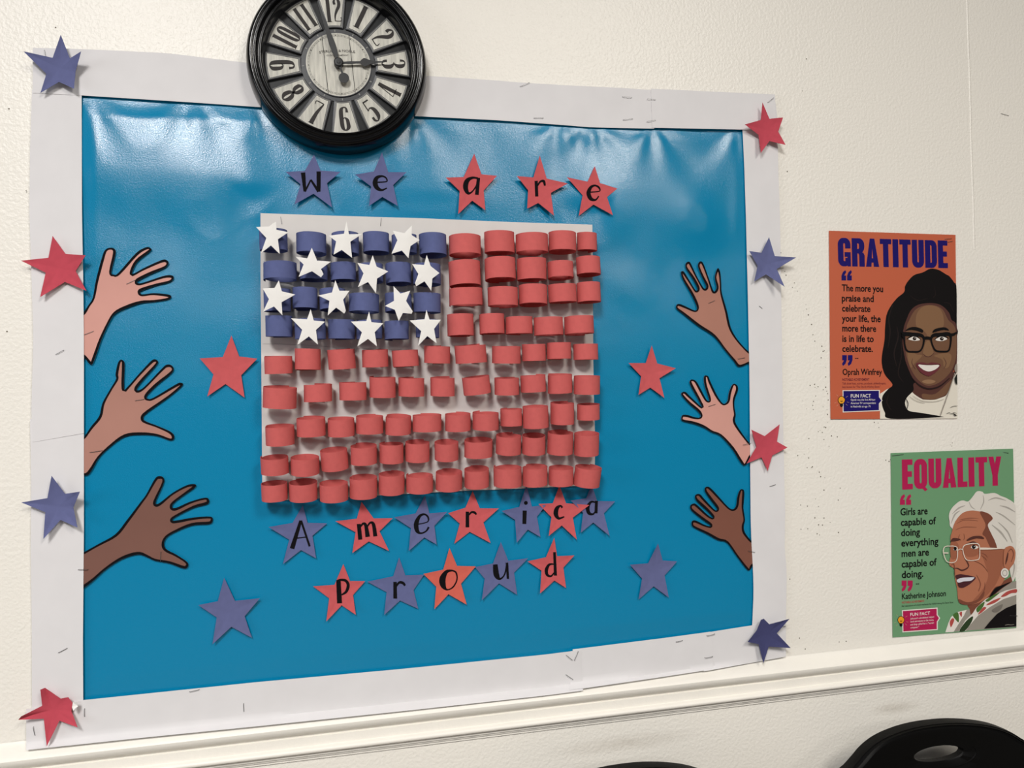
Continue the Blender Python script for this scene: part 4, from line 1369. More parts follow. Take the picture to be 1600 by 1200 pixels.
def poster_gratitude():
    po = Poster([(1295.5, 360.5), (1493, 367), (1496, 654), (1298, 655)], mat('poster_orange', (192, 96, 66), 0.5, 0.35), 'orange poster headed GRATITUDE with a woman in black glasses')
    a = lambda pts: Z(1280, 350, 6.667, pts)
    b = lambda pts: Z(1280, 490, 6.667, pts)
    g = lambda pts: Z(1370, 410, 4.8, pts)
    q = a([(198, 440), (1340, 460)])
    po.headline('GRATITUDE', q[0], q[1], 44.5, NAVY)
    # portrait
    sh = po.sheet()
    hair = colour('hair_black', (12, 8, 9))
    skin = colour('skin_brown', (112, 80, 60))
    deep = colour('skin_deep', (84, 52, 46))
    glow = colour('skin_light', (130, 97, 70))
    cream = colour('cream', (226, 220, 206))
    grey = colour('line_grey', (150, 142, 132))
    sh.poly(g([(25, 985), (70, 955), (130, 925), (300, 930), (588, 820), (604, 800), (606, 1171), (24, 1174)]), cream, sm=False)
    sh.poly(g([(262, 965), (270, 880), (430, 900), (590, 815), (560, 900), (525, 990), (480, 1015), (430, 1030), (370, 1030), (330, 1020)]), deep)
    sh.poly(g([(345, 985), (440, 985), (560, 880), (540, 960), (510, 995), (430, 1028), (350, 1022)]), skin)
    sh.poly(g([(345, 75), (400, 48), (460, 55), (520, 90), (545, 105), (580, 150), (598, 195), (600, 470), (600, 560), (480, 900), (290, 900), (275, 960), (225, 1015), (212, 1060), (240, 1112), (330, 1128), (470, 1152), (470, 1162), (105, 1172), (60, 1125), (38, 1060), (45, 1000), (85, 950), (118, 915), (60, 840), (38, 760), (40, 690), (58, 580), (62, 490), (72, 400), (100, 335), (150, 270), (205, 222), (212, 180), (235, 140), (280, 95)]), hair)
    for st in ([(120, 320, 5), (90, 420, 7), (100, 520, 8), (85, 640, 4)], [(150, 480, 4), (160, 560, 8), (130, 680, 9), (150, 780, 4)], [(180, 560, 3), (185, 700, 7), (160, 830, 7), (200, 900, 3)], [(250, 250, 3), (310, 285, 5), (380, 270, 3)], [(420, 265, 3), (440, 240, 5), (430, 180, 2)], [(500, 300, 3), (545, 310, 5), (575, 370, 3)], [(90, 990, 3), (75, 1050, 7), (110, 1110, 4)]):
        sh.line(g(st), colour('hair_sheen', (34, 25, 24)))
    sh.poly(g([(200, 500), (222, 430), (255, 360), (310, 318), (400, 305), (480, 320), (540, 375), (560, 430), (598, 480), (602, 720), (586, 790), (540, 868), (470, 932), (390, 950), (320, 922), (265, 860), (222, 760), (207, 700), (192, 600)]), deep)
    sh.poly(g([(222, 500), (240, 440), (285, 360), (350, 325), (430, 322), (495, 355), (535, 430), (590, 500), (596, 690), (570, 790), (520, 860), (450, 910), (380, 925), (320, 890), (275, 835), (240, 760), (215, 660)]), skin)
    sh.poly(g([(300, 490), (296, 400), (335, 340), (400, 322), (470, 345), (500, 410), (496, 490), (440, 520), (400, 580), (360, 520)]), glow)
    sh.poly(g([(235, 660), (300, 690), (340, 700), (280, 760), (255, 790), (235, 730)]), glow)
    sh.poly(g([(430, 700), (520, 680), (560, 700), (540, 780), (505, 790), (490, 730)]), glow)
    sh.poly(g([(345, 690), (362, 610), (385, 585), (405, 610), (425, 680), (400, 700), (385, 706), (365, 700)]), glow)
    sh.poly(g([(340, 890), (390, 878), (440, 890), (420, 906), (390, 910), (360, 906)]), colour('skin_chin', (146, 112, 84)))
    sh.line(g([(345, 685, 4), (365, 702, 6), (385, 708, 6), (405, 702, 6), (427, 682, 4)]), deep)
    sh.line(g([(268, 718, 2), (264, 758, 5), (290, 800, 3)]), deep)
    sh.line(g([(500, 713, 2), (520, 755, 5), (505, 795, 3)]), deep)
    sh.line(g([(262, 862, 4), (320, 922, 11), (390, 948, 12), (470, 930, 11), (545, 868, 6)]), colour('chin_line', (40, 24, 24)))
    # eyes
    for (w4, c4, lid) in (([(238, 577), (258, 562), (285, 556), (325, 580), (285, 588)], (283, 571), [(225, 574, 4), (265, 552, 9), (300, 556, 8), (330, 580, 4)]),
                          ([(440, 582), (470, 560), (500, 558), (528, 575), (485, 590)], (487, 573), [(433, 580, 4), (465, 556, 8), (505, 554, 9), (540, 570, 4)])):
        sh.poly(g(w4), WHT)
        c_ = g([c4])[0]
        sh.disc(c_[0], c_[1], 2.9, 2.9, colour('iris', (34, 22, 18)))
        sh.disc(c_[0] + .8, c_[1] - .8, .7, .7, WHT)
        sh.line(g(lid), hair)
    sh.poly(g([(215, 512), (250, 488), (300, 486), (345, 505), (342, 526), (300, 512), (255, 506)]), hair)
    sh.poly(g([(418, 528), (430, 504), (470, 490), (515, 488), (542, 510), (500, 506), (455, 516)]), hair)
    blk = colour('frame_black', (10, 8, 9))
    sh.line(g([(205, 540, 28), (270, 540, 28), (330, 546, 25), (353, 572, 16), (345, 630, 12), (320, 666, 13), (270, 670, 13), (230, 664, 13), (213, 630, 12), (206, 580, 13)]), blk, closed=True)
    sh.line(g([(408, 578, 13), (425, 547, 25), (480, 542, 28), (540, 538, 28), (556, 565, 16), (550, 630, 12), (535, 664, 13), (490, 668, 13), (445, 662, 13), (422, 630, 12)]), blk, closed=True)
    sh.line(g([(350, 570, 20), (380, 566, 22), (412, 572, 20)]), blk)
    sh.line(g([(186, 522, 12), (205, 535, 26)]), blk)
    sh.line(g([(545, 545, 26), (575, 540, 20), (601, 525, 14)]), blk)
    # mouth
    sh.poly(g([(295, 760), (345, 750), (380, 758), (415, 750), (478, 766), (455, 812), (405, 848), (375, 850), (325, 820)]), colour('lip', (104, 48, 54)))
    sh.poly(g([(312, 768), (380, 770), (466, 770), (440, 802), (390, 818), (345, 802)]), WHT)
    sh.line(g([(300, 762, 3), (380, 768, 6), (472, 766, 3)]), deep)
    # collar lines, earring, signature
    sh.line(g([(245, 1005, 2), (300, 1040, 3), (360, 1055, 2)]), grey)
    sh.line(g([(270, 1000, 2), (340, 1038, 3), (430, 1045, 3), (505, 1025, 2)]), grey)
    sh.line(g([(586, 830, 5), (535, 985, 7), (475, 1155, 6)]), grey)
    sh.line(g([(215, 1015, 3), (235, 1060, 6), (222, 1110, 3)]), hair)
    sh.poly(g([(590, 770), (603, 760), (604, 820), (592, 825), (583, 800)]), grey)
    sh.poly(g([(583, 870), (603, 830), (604, 920), (590, 905)]), colour('ear_dark', (30, 32, 28)), sm=False)
    sh.line(g([(550, 1088, 2), (580, 1078, 3), (606, 1076, 2)]), TXT)
    sh.line(g([(525, 1133, 3), (545, 1126, 3), (560, 1136, 3), (578, 1126, 3), (600, 1132, 3)]), TXT)
    sh.poly(g([(568, 1128), (585, 1150), (604, 1150), (590, 1140)]), TXT, sm=False)
    sh.build('portrait', po.root)['label'] = 'printed portrait of a smiling woman with long dark hair'
    sh = po.sheet()
    q = a([(232, 480), (342, 588)])
    quote_mark(sh, q[0][0], q[0][1], q[1][0], q[1][1], NAVY, True)
    sh.build('opening_quotation_mark', po.root)
    sh = po.sheet()
    q = b([(237, 433), (347, 545)])
    quote_mark(sh, q[0][0], q[0][1], q[1][0], q[1][1], NAVY, False)
    sh.build('closing_quotation_mark', po.root)
    sh = po.sheet()
    for (s, f, x0, y, x1) in (('The more you', a, 235, 698, 665), ('praise and', a, 235, 805, 568), ('celebrate', a, 237, 910, 533), ('your life, the', a, 235, 1015, 640), ('more there', a, 240, 1118, 593),
                              ('is in life to', b, 240, 293, 567), ('celebrate.', b, 240, 397, 558)):
        q = f([(x0, y), (x1, y)])
        po.text(sh, s, q[0][0], q[0][1], q[1][0], TXT, 10.2, 0.024)
    q = b([(372, 482), (408, 482)])
    po.text(sh, '--', q[0][0], q[0][1], q[1][0], TXT, 7)
    sh.build('quotation', po.root)
    sh = po.sheet()
    q = b([(243, 638), (655, 638)])
    po.text(sh, 'Oprah Winfrey', q[0][0], q[0][1], q[1][0], TXT, 9.2)
    q = b([(240, 699), (522, 699)])
    po.text(sh, 'NOTABLE ACHIEVEMENT', q[0][0], q[0][1], q[1][0], colour('maroon', (110, 40, 50)), 3.6)
    q = b([(240, 738), (695, 738)])
    po.text(sh, 'Talk show host, actress, producer, philanthropist,', q[0][0], q[0][1], q[1][0], colour('maroon', (110, 40, 50)), 3.2, 0.004)
    q = b([(240, 774), (637, 774)])
    po.text(sh, 'best known for "The Oprah Winfrey Show."', q[0][0], q[0][1], q[1][0], colour('maroon', (110, 40, 50)), 3.2, 0.004)
    sh.build('attribution', po.root)
    sh = po.sheet(0.0004)
    box = b([(243, 798), (632, 795), (632, 865), (660, 905), (632, 940), (632, 1015), (245, 1030)])
    sh.poly(box, WHT, sm=False)
    sh.poly(b([(252, 807), (622, 804), (622, 870), (648, 905), (622, 936), (622, 1006), (254, 1021)]), NAVY, sm=False)
    for (s, x0, y, x1, c_) in (('FUN FACT', 327, 875, 537, 5.3), ('Oprah was the first African', 327, 908, 580, 3.0), ('American TV correspondent', 327, 943, 588, 3.0), ('in Nashville at age 19.', 327, 978, 535, 3.0)):
        q = b([(x0, y), (x1, y)])
        po.text(sh, s, q[0][0], q[0][1], q[1][0], WHT, c_, 0.012 if c_ > 4 else 0.004)
    sh.build('fact_box', po.root)
    q = b([(233, 905)])[0]
    bulb(po, q[0], q[1], 5.8)


def poster_equality():
    po = Poster([(1392, 708), (1583, 701), (1588, 981), (1395, 996)], mat('poster_green', (108, 154, 114), 0.5, 0.35), 'green poster headed EQUALITY with a white-haired woman in glasses')
    a = lambda pts: Z(1380, 690, 7.273, pts)
    b = lambda pts: Z(1380, 840, 7.273, pts)
    g = lambda pts: Z(1460, 760, 5, pts)
    q = a([(215, 546), (1345, 498)])
    po.headline('EQUALITY', q[0], q[1], 47, PINK)
    sh = po.sheet()
    skin = colour('tan', (178, 114, 86))
    mid = colour('tan_mid', (156, 96, 72))
    deep = colour('tan_deep', (122, 72, 56))
    dark = colour('tan_dark', (84, 48, 42))
    hairw = colour('hair_white', (218, 213, 204))
    hairg = colour('hair_grey', (172, 166, 158))
    gry = colour('coat_grey', (150, 144, 134))
    sh.poly(g([(85, 1140), (110, 1065), (130, 1020), (180, 980), (260, 962), (330, 950), (450, 850), (530, 770), (640, 738), (641, 1097)]), gry, sm=False)
    sh.poly(g([(268, 915), (420, 850), (480, 780), (610, 700), (605, 745), (540, 790), (440, 870), (340, 945), (290, 1005), (275, 960)]), deep)
    sh.poly(g([(430, 870), (470, 800), (520, 775), (600, 745), (520, 800)]), TXT)
    sh.poly(g([(85, 1140), (110, 1065), (130, 1020), (180, 982), (252, 964), (230, 1010), (185, 1080), (150, 1137)]), WHT, sm=False)
    sh.poly(g([(326, 950), (400, 880), (480, 845), (560, 812), (640, 795), (641, 848), (540, 880), (430, 945), (340, 1010), (280, 1080), (245, 1128), (190, 1130), (240, 1050), (300, 990)]), WHT, sm=False)
    gr, rd = colour('leaf_green', (72, 108, 52)), colour('petal_red', (176, 78, 72))
    for p, c_ in (([(145, 1005), (185, 985), (190, 1060), (165, 1040)], gr), ([(120, 1060), (140, 1030), (155, 1045), (130, 1100)], rd), ([(195, 990), (215, 980), (212, 1020)], rd),
                  ([(195, 1128), (250, 1050), (300, 1015), (290, 1060), (240, 1127)], colour('leaf_dark', (44, 62, 36))), ([(330, 950), (390, 900), (380, 940), (340, 985)], gr), ([(340, 1000), (380, 945), (405, 950), (370, 985)], rd),
                  ([(400, 890), (460, 850), (510, 830), (470, 865), (420, 900)], gr), ([(405, 925), (460, 890), (520, 870), (480, 905), (430, 925)], rd), ([(520, 860), (570, 820), (640, 802), (641, 830), (600, 835), (550, 860)], rd)):
        sh.poly(g(p), c_)
    sh.poly(g([(641, 918), (560, 950), (490, 995), (430, 1060), (388, 1112), (641, 1094)]), TXT, sm=False)
    sh.poly(g([(450, 965), (530, 920), (520, 960), (480, 985)]), colour('coat_shade', (120, 114, 106)))
    # hair, face
    sh.poly(g([(140, 330), (118, 270), (115, 215), (140, 165), (190, 120), (225, 110), (262, 118), (295, 85), (325, 45), (345, 37), (375, 42), (395, 58), (470, 52), (520, 75), (575, 98), (631, 150), (637, 300), (640, 500), (642, 660), (615, 742), (598, 700), (560, 560), (470, 520), (300, 420)]), hairw)
    for st in ([(140, 215, 3), (190, 170, 12), (240, 150, 5)], [(130, 290, 4), (160, 220, 12), (200, 190, 4)], [(270, 120, 3), (290, 160, 8), (320, 180, 3)], [(380, 70, 3), (385, 120, 8), (360, 180, 4)], [(420, 110, 3), (480, 90, 12), (560, 110, 4)], [(510, 150, 3), (570, 165, 12), (630, 200, 5)],
               [(480, 200, 3), (540, 230, 10), (630, 300, 4)], [(450, 300, 4), (520, 360, 14), (570, 430, 4)], [(500, 280, 3), (570, 350, 10), (610, 440, 4)], [(600, 560, 4), (625, 620, 10), (610, 710, 4)]):
        sh.line(g(st), hairg)
    sh.poly(g([(136, 360), (150, 305), (178, 252), (225, 205), (290, 188), (350, 195), (415, 208), (456, 250), (418, 300), (445, 370), (472, 425), (490, 485), (545, 490), (560, 475), (600, 466), (632, 510), (625, 590), (592, 640), (560, 700), (520, 770), (470, 790), (420, 860), (350, 908), (270, 925), (205, 915), (185, 880), (178, 800), (165, 740), (158, 690), (158, 645), (122, 620), (116, 590), (128, 540), (130, 450), (126, 395)]), skin)
    sh.poly(g([(355, 200), (415, 210), (455, 250), (418, 300), (445, 370), (472, 425), (488, 485), (440, 480), (400, 400), (375, 370), (400, 300)]), deep)
    sh.poly(g([(360, 500), (480, 490), (545, 500), (540, 600), (510, 700), (470, 780), (400, 860), (330, 900), (300, 895), (380, 800), (420, 700), (400, 620), (380, 560)]), mid)
    sh.poly(g([(190, 880), (260, 905), (340, 880), (390, 820), (380, 870), (330, 910), (265, 926), (205, 916)]), deep)
    sh.poly(g([(128, 440), (180, 440), (190, 500), (170, 560), (130, 560)]), mid)
    sh.poly(g([(225, 470), (330, 450), (350, 520), (300, 550), (245, 540)]), mid)
    for st in ([(175, 290, 2), (240, 262, 5), (340, 270, 3)], [(195, 262, 2), (270, 248, 5), (345, 250, 2)], [(165, 340, 2), (230, 318, 4), (330, 320, 2)], [(200, 375, 2), (190, 400, 5), (205, 425, 2)], [(230, 370, 2), (235, 400, 4), (228, 420, 2)],
               [(370, 520, 2), (400, 535, 4), (415, 555, 2)], [(365, 540, 2), (395, 560, 4), (410, 580, 2)], [(280, 570, 2), (370, 610, 5), (420, 670, 2)], [(330, 690, 2), (360, 760, 5), (345, 820, 3)], [(395, 750, 2), (390, 810, 5), (350, 870, 2)]):
        sh.line(g(st), deep)
    sh.line(g([(150, 640, 3), (180, 640, 8), (215, 655, 12), (255, 640, 10), (272, 615, 4)]), dark)
    sh.line(g([(235, 560, 2), (262, 600, 9), (268, 630, 4)]), dark)
    sh.line(g([(120, 625, 2), (150, 605, 5), (158, 640, 6), (160, 690, 4)]), deep)
    sh.poly(g([(128, 425), (150, 403), (205, 412), (185, 424), (135, 432)]), dark)
    sh.poly(g([(255, 415), (300, 390), (365, 388), (388, 410), (330, 406), (262, 424)]), dark)
    sh.poly(g([(285, 478), (305, 458), (345, 474), (318, 490)]), WHT)
    sh.poly(g([(150, 495), (158, 475), (182, 485), (172, 500)]), WHT)
    c_ = g([(308, 472)])[0]
    sh.disc(c_[0], c_[1], 3.0, 3.2, TXT)
    sh.disc(c_[0] + .9, c_[1] - .9, .7, .7, WHT)
    c_ = g([(163, 486)])[0]
    sh.disc(c_[0], c_[1], 2.3, 2.8, TXT)
    sh.line(g([(240, 455, 3), (300, 434, 9), (345, 450, 4)]), dark)
    # mouth
    sh.poly(g([(165, 698), (200, 686), (235, 690), (320, 710), (295, 748), (250, 780), (215, 792), (188, 780), (180, 735)]), colour('lip_plum', (74, 38, 44)))
    sh.poly(g([(175, 735), (205, 716), (300, 710), (310, 718), (280, 738), (230, 742), (190, 752)]), colour('teeth', (214, 214, 222)))
    # ear and earring
    sh.poly(g([(545, 500), (575, 470), (610, 470), (634, 515), (620, 590), (585, 635), (555, 640), (540, 600)]), skin)
    sh.line(g([(570, 520, 4), (600, 490, 8), (618, 530, 8), (600, 590, 5)]), deep)
    sh.line(g([(575, 520, 10), (565, 570, 14), (555, 610, 5)]), dark)
    c_ = g([(550, 677)])[0]
    sh.disc(c_[0], c_[1], 6.2, 7.6, WHT)
    sh.disc(c_[0], c_[1], 4.2, 5.2, hairg)
    sh.disc(c_[0], c_[1], 2.9, 3.7, hairw)
    # glasses
    fr = colour('frame_pale', (226, 214, 200))
    sh.line(g([(70, 510, 7), (82, 472, 6), (125, 466, 6), (168, 470, 6), (181, 492, 6), (178, 560, 6), (160, 590, 6), (115, 594, 6), (88, 572, 6)]), fr, closed=True)
    sh.line(g([(222, 490, 6), (240, 458, 7), (300, 446, 7), (338, 448, 7), (353, 475, 6), (352, 555, 6), (330, 574, 6), (265, 578, 6), (238, 555, 6)]), fr, closed=True)
    sh.line(g([(180, 500, 5), (200, 490, 5), (222, 492, 5)]), fr)
    sh.line(g([(355, 486, 16), (430, 486, 14), (550, 485, 5)]), fr)
    sh.line(g([(70, 520, 10), (110, 520, 8)]), fr)
    sh.line(g([(552, 1085, 3), (575, 1080, 4), (600, 1082, 3), (622, 1078, 3)]), gry)
    sh.build('portrait', po.root)['label'] = 'printed portrait of a smiling older woman with white hair'
    sh = po.sheet()
    q = a([(190, 597), (320, 718)])
    quote_mark(sh, q[0][0], q[0][1], q[1][0], q[1][1], PINK, True)
    sh.build('opening_quotation_mark', po.root)
    sh = po.sheet()
    q = b([(207, 488), (335, 615)])
    quote_mark(sh, q[0][0], q[0][1], q[1][0], q[1][1], PINK, False)
    sh.build('closing_quotation_mark', po.root)
    sh = po.sheet()
    for (s, f, x0, y, x1) in (('Girls are', a, 195, 838, 505), ('capable of', a, 199, 957, 600), ('doing', a, 202, 1074, 418), ('everything', a, 204, 1192, 627), ('men are', b, 207, 220, 520), ('capable of', b, 208, 340, 608), ('doing.', b, 210, 460, 455)):
        q = f([(x0, y), (x1, y)])
        po.text(sh, s, q[0][0], q[0][1], q[1][0], TXT, 10.8, 0.024)
    q = b([(370, 544), (408, 544)])
    po.text(sh, '--', q[0][0], q[0][1], q[1][0], TXT, 7)
    sh.build('quotation', po.root)
    sh = po.sheet()
    q = b([(212, 700), (712, 700)])
    po.text(sh, 'Katherine Johnson', q[0][0], q[0][1], q[1][0], TXT, 8.6)
    q = b([(212, 750), (470, 750)])
    po.text(sh, 'NOTABLE ACHIEVEMENT', q[0][0], q[0][1], q[1][0], colour('rust', (170, 76, 70)), 3.2)
    q = b([(210, 788), (798, 788)])
    po.text(sh, 'Her calculations of orbital mechanics for NASA during the Space Race.', q[0][0], q[0][1], q[1][0], TXT, 2.6, 0.004)
    sh.build('attribution', po.root)
    sh = po.sheet(0.0004)
    sh.poly(b([(212, 825), (618, 795), (620, 875), (648, 915), (620, 960), (620, 1050), (218, 1078)]), WHT, sm=False)
    sh.poly(b([(224, 836), (607, 807), (609, 880), (634, 915), (609, 955), (609, 1040), (229, 1066)]), PINK, sm=False)
    for (s, x0, y, x1, c4) in (('FUN FACT', 305, 892, 530, 4.9), ("Johnson's calculations helped", 306, 930, 575, 2.8), ('send astronauts to the moon,', 306, 964, 572, 2.8), ('and they called her a "human', 306, 998, 574, 2.8), ('computer."', 306, 1032, 405, 2.8)):
        q = b([(x0, y), (x1, y)])
        po.text(sh, s, q[0][0], q[0][1], q[1][0], WHT, c4, 0.012 if c4 > 4 else 0.004)
    sh.build('fact_box', po.root)
    q = b([(203, 940)])[0]
    bulb(po, q[0], q[1], 5.6)


poster_gratitude()
poster_equality()

# ------------------------------------------------------------------ staples
STAPLES = [
    ((69, 78), (72, 90), .0072, 'steel staple above the top left blue star on the border'),
    ((87, 554), (99.5, 547), .0066, 'steel staple on the left border below the crimson star'),
    ((197.5, 444), (210, 438), .0050, 'steel staple across the palm of the pale pink left hand'),
    ((132, 523), (146, 517.5), .0050, 'steel staple across the wrist of the pale pink left hand'),
    ((211, 626), (225, 624), .0050, 'steel staple across the palm of the tan left hand'),
    ((140, 707), (160, 704), .0050, 'steel staple across the wrist of the tan left hand'),
    ((251.6, 862), (250.8, 877), .0050, 'steel staple at the thumb of the dark brown left hand'),
    ((122, 890), (137, 890), .0062, 'steel staple joining the dark brown left wrist to the border'),
    ((91, 1020), (105, 1012.7), .0060, 'steel staple low on the left border, above the curled star'),
    ((296, 1081), (311, 1077.5), .0080, 'steel staple near the upper edge of the bottom left border'),
    ((132, 1107.5), (132, 1120), .0080, 'upright steel staple right of the curled crimson star'),
    ((380.5, 1099.5), (381, 1112), .0080, 'upright steel staple in the bottom border below the left part of the blue sheet'),
    ((52, 1136), (54.5, 1149), .0080, 'upright steel staple left of the curled crimson star'),
    ((813, 135), (827.4, 129), .0072, 'slanted steel staple on the upper edge of the top border, right of the clock'),
    ((834.6, 184), (849, 184), .0072, 'level steel staple on the lower edge of the top border, right of the clock'),
    ((972.6, 151), (987, 152.3), .0072, 'upper steel staple just left of the top border joint'),
    ((1012, 154.6), (1024, 155.8), .0078, 'upper steel staple across the top border joint'),
    ((974, 187), (988.5, 185.4), .0072, 'lower steel staple just left of the top border joint'),
    ((1011.5, 189.7), (1024.4, 187.7), .0078, 'lower steel staple across the top border joint'),
    ((1200, 160), (1209, 152.6), .0078, 'slanted steel staple at the top right border corner above the crimson star'),
    ((885, 1024), (894.6, 1031.6), .0084, 'left arm of the V of steel staples at the bottom border joint'),
    ((903.4, 1018), (897.4, 1032), .0084, 'right arm of the V of steel staples at the bottom border joint'),
    ((884.7, 1054.4), (895.4, 1061.6), .0084, 'slanted steel staple below the V of staples at the bottom border joint'),
    ((1057, 1003), (1066.6, 1000.6), .0078, 'steel staple in the middle piece of the bottom border'),
    ((1105, 993.5), (1117, 990.7), .0078, 'upper steel staple across the right joint of the bottom border'),
    ((1102, 1028), (1114, 1026), .0082, 'lower steel staple across the right joint of the bottom border'),
    ((1170, 861), (1180, 863), .0062, 'steel staple joining the dark brown right wrist to the border'),
    ((1219.7, 978), (1227.5, 979), .0072, 'steel staple right of the dark blue star on the border corner'),
    ((1107, 474), (1117, 469.6), .0050, 'steel staple across the palm of the tan right hand'),
    ((1153, 561), (1164, 559), .0050, 'steel staple across the wrist of the tan right hand'),
    ((1107, 635), (1118, 631.6), .0050, 'steel staple across the palm of the pale pink right hand'),
    ((1162, 695), (1174, 692), .0064, 'steel staple across the wrist of the pale pink right hand'),
    ((1476.5, 373.7), (1487, 373), .0022, 'upper steel staple at the top right corner of the orange poster'),
    ((1480, 378.5), (1488.5, 377), .0022, 'lower steel staple at the top right corner of the orange poster'),
    ((1394, 712), (1412, 710), .0022, 'steel staple at the top left corner of the green poster'),
    ((1568, 706.5), (1576, 708), .0022, 'steel staple at the top right corner of the green poster'),
    ((1578, 961.7), (1590, 962.4), .0022, 'steel staple at the lower right edge of the green poster'),
    ((1564, 177.5), (1576, 181), .0004, 'lone steel staple in the bare wall at the upper right'),
    ((438.5, 338.7), (440.6, 350), .0054, 'steel staple in the top left corner of the flag panel'),
    ((595.6, 341), (594.6, 352.7), .0054, 'steel staple in the top edge of the flag panel above the white star'),
    ((1186, 478), (1191, 482), .0056, 'short steel staple in the right border under the blue star'),
    ((1203, 760), (1212, 757), .0056, 'steel staple in the right border below the crimson star'),
]
for (p0, p1, d, lab) in STAPLES:
    a, b = W(p0[0], p0[1], d), W(p1[0], p1[1], d)
    ax = (b - a).normalized()
    side = ax.cross(Vector((0, 1, 0))).normalized()
    path = [a + Vector((0, .0025, 0)), a + Vector((0, .0003, 0)), a + ax * .0004 + Vector((0, -.0004, 0)), (a + b) / 2 + Vector((0, -.0005, 0)), b - ax * .0004 + Vector((0, -.0004, 0)), b + Vector((0, .0003, 0)), b + Vector((0, .0025, 0))]
    r = 0.00028
    vs, fs = [], []
    for i, p in enumerate(path):
        t = (path[min(i + 1, 6)] - path[max(i - 1, 0)]).normalized()
        n2 = t.cross(side).normalized()
        for k in range(6):
            an = k * math.pi / 3
            vs.append(p + side * (r * math.cos(an)) + n2 * (r * math.sin(an)))
    for i in range(6):
        for k in range(6):
            j = (k + 1) % 6
            fs.append((6 * i + k, 6 * i + j, 6 * i + 6 + j, 6 * i + 6 + k))
    o = mk('staple', vs, fs, STEEL)
    tag(o, lab, 'staple', 'steel staples holding the display')


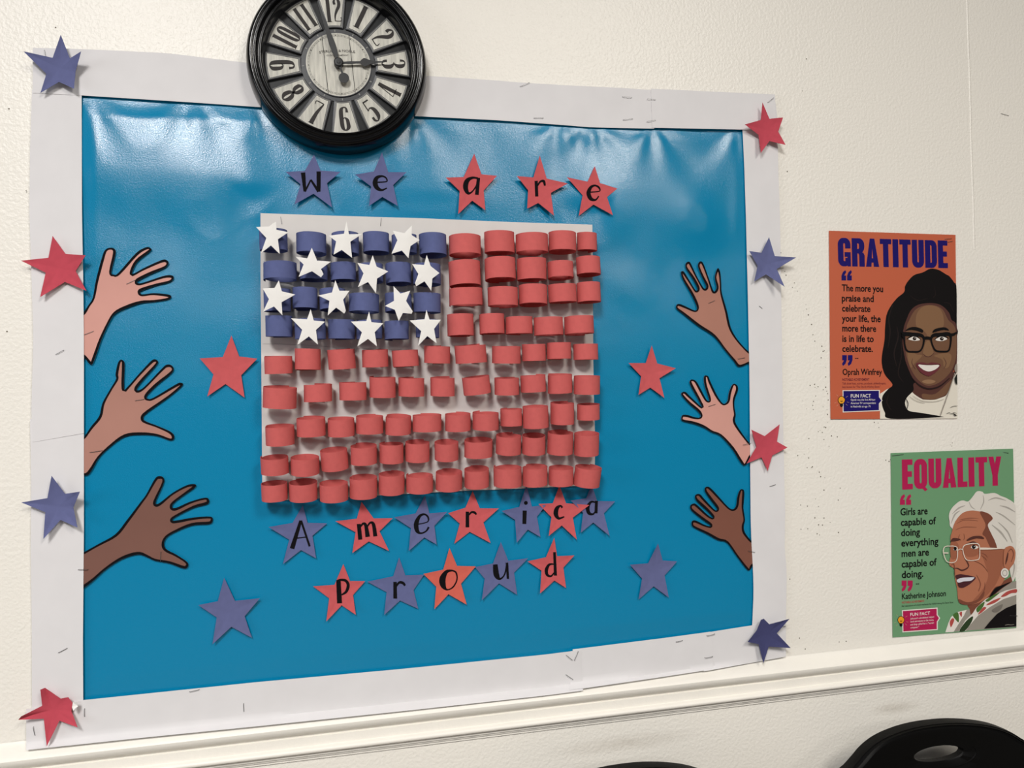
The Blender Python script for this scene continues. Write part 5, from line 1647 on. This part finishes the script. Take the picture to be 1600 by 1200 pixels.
# ------------------------------------------------------------------ chairs
def chair(cx, yb, ztop, yaw, label):
    """moulded black plastic school chair, its back to the wall, with a grip hole in the backrest"""
    plastic = mat('black_plastic', (6, 6, 6), 0.5, 0.15, bump=0.1, bscale=600)
    steel = mat('chair_steel', (60, 60, 62), 0.35, 0.5, metal=0.8)
    root = empty('school_chair', (cx, yb - 0.20, 0))
    tag(root, label, 'chair', 'black school chairs by the wall')
    R = Matrix.Rotation(yaw, 3, 'Z')
    base = Vector((cx, yb - 0.20, 0))

    def P(x, y, z):
        return base + R @ Vector((x, y + 0.20, z))

    def add(name, v, f, m_, smooth=True):
        o = mk(name, [P(*q) for q in v], f, m_, None, ORIG[root], None, smooth)
        o.parent = root
        o.location = (0, 0, 0)
        ORIG[o] = ORIG[root]
        if smooth:
            o.data.set_sharp_from_angle(angle=math.radians(40))
        return o
    # back: rings of points from the grip hole out to the rim
    half = [(-0.135, -0.30), (-0.142, -0.20), (-0.146, -0.11), (-0.144, -0.065), (-0.148, -0.050), (-0.153, -0.042), (-0.143, -0.0375), (-0.130, -0.030), (-0.113, -0.0190), (-0.092, -0.0105), (-0.066, -0.0048), (-0.033, -0.0010), (0, 0)]
    top = half + [(-x, z) for (x, z) in half[-2::-1]]
    out = smooth_line(top + [(0.12, -0.345), (0.09, -0.355), (0, -0.358), (-0.09, -0.355), (-0.12, -0.345)], True, 4)
    n = len(out)
    hx, hz, hc = 0.038, 0.0105, -0.0385

    def yy(x, z):
        return -0.9 * x * x + 0.035 * math.cos((z + 0.02) * 5.0) - 0.035
    angs = [math.atan2((z - hc) , x) for (x, z) in out]
    holep = []
    for (x, z) in out:
        a = math.atan2((z - hc) * 2.4, x)
        holep.append((hx * math.cos(a), hc + hz * math.sin(a)))
    # section across the rim: (blend hole->rim, depth towards the sitter)
    sec = [(0.0, 0.010), (0.0, 0.0015), (0.02, 0.0), (0.3, 0.0), (0.6, 0.0), (0.80, 0.0), (0.86, 0.0005), (0.90, 0.0035), (0.925, 0.0042), (0.94, 0.0035), (0.945, 0.0020), (0.955, 0.0035), (0.975, 0.0060), (0.992, 0.0055), (1.0, 0.0090), (1.0, 0.0150), (0.99, 0.0210), (0.93, 0.0180), (0.6, 0.0120), (0.1, 0.0105)]
    v, f = [], []
    for (t, d) in sec:
        for i in range(n):
            x = holep[i][0] + (out[i][0] - holep[i][0]) * t
            z = holep[i][1] + (out[i][1] - holep[i][1]) * t
            lip = 0.0
            v.append((x, yy(x, z) + d - 0.006, ztop + z))
    k = len(sec)
    for s in range(k):
        for i in range(n):
            j = (i + 1) % n
            a, b = s * n, ((s + 1) % k) * n
            f.append((a + i, a + j, b + j, b + i))
    bk = add('backrest', v, f, plastic)
    # moulded grip ridge round the lower right of the hole
    v, f = [], []
    N = 26
    for i in range(N):
        a = math.radians(35 - 150 * i / (N - 1))
        cxp, czp = 0.014 + hx * 1.12 * math.cos(a), hc - 0.002 + hz * 1.7 * math.sin(a)
        rr = 0.0012 * math.sin(math.pi * (i + .5) / N) + 0.0003
        for k2 in range(6):
            b = k2 * math.pi / 3
            v.append((cxp + rr * math.cos(b) * math.cos(a), yy(cxp, czp) - 0.006 + rr * math.sin(b), ztop + czp + rr * math.cos(b) * math.sin(a)))
    for i in range(N - 1):
        for k2 in range(6):
            j = (k2 + 1) % 6
            f.append((6 * i + k2, 6 * i + j, 6 * i + 6 + j, 6 * i + 6 + k2))
    o = add('grip_ridge', v, f, plastic)
    o.parent = bk
    # seat
    v, f = [], []
    zs = 0.44
    M = 40
    lay = [(1.0, 0.0), (1.0, -0.012), (0.6, -0.014), (0.0, -0.016)]
    for (s, dz) in [(0.0, -0.004), (0.5, -0.006), (0.85, -0.002), (0.96, 0.004)] + lay:
        for i in range(M):
            a = 2 * math.pi * i / M
            e = 2 / 3.5
            ux = math.copysign(abs(math.cos(a)) ** e, math.cos(a))
            uy = math.copysign(abs(math.sin(a)) ** e, math.sin(a))
            v.append((0.155 * ux * s, -0.235 + 0.20 * uy * s, zs + dz - (0.02 * max(0, -uy) ** 3 * s)))
    for s in range(7):
        for i in range(M):
            j = (i + 1) % M
            f.append((s * M + i, s * M + j, (s + 1) * M + j, (s + 1) * M + i))
    add('seat', v, f, plastic)

    def tube(pts, r, name):
        v, f = [], []
        for i, p in enumerate(pts):
            p = Vector(p)
            t = (Vector(pts[min(i + 1, len(pts) - 1)]) - Vector(pts[max(i - 1, 0)])).normalized()
            s1 = t.cross(Vector((0, 1, 0.3))).normalized()
            s2 = t.cross(s1)
            for k3 in range(10):
                a = k3 * math.pi / 5
                v.append(p + s1 * (r * math.cos(a)) + s2 * (r * math.sin(a)))
        for i in range(len(pts) - 1):
            for k3 in range(10):
                j = (k3 + 1) % 10
                f.append((10 * i + k3, 10 * i + j, 10 * i + 10 + j, 10 * i + 10 + k3))
        f.append(tuple(range(9, -1, -1)))
        f.append(tuple(range(10 * (len(pts) - 1), 10 * len(pts))))
        return add(name, [tuple(q) for q in v], f, steel)
    for sx in (-1, 1):
        tube([(sx * .150, -.405, 0), (sx * .135, -.37, zs - .02), (sx * .125, -.30, zs - .016)], .010, 'leg')
        tube([(sx * .150, -.04, 0), (sx * .135, -.09, zs - .02), (sx * .125, -.16, zs - .016)], .010, 'leg')
        tube([(sx * .125, -.20, zs - .018), (sx * .125, -.05, zs - .016), (sx * .115, -.042, zs + .05), (sx * .10, -.030, ztop - .30)], .009, 'back_tube')
    return root


chair(0.770, -0.075, 0.744, math.radians(-2), 'black plastic chair with an oval grip hole at the lower right corner')
chair(0.322, -0.075, 0.741, math.radians(0), 'black plastic chair showing only its top edge at the bottom centre')
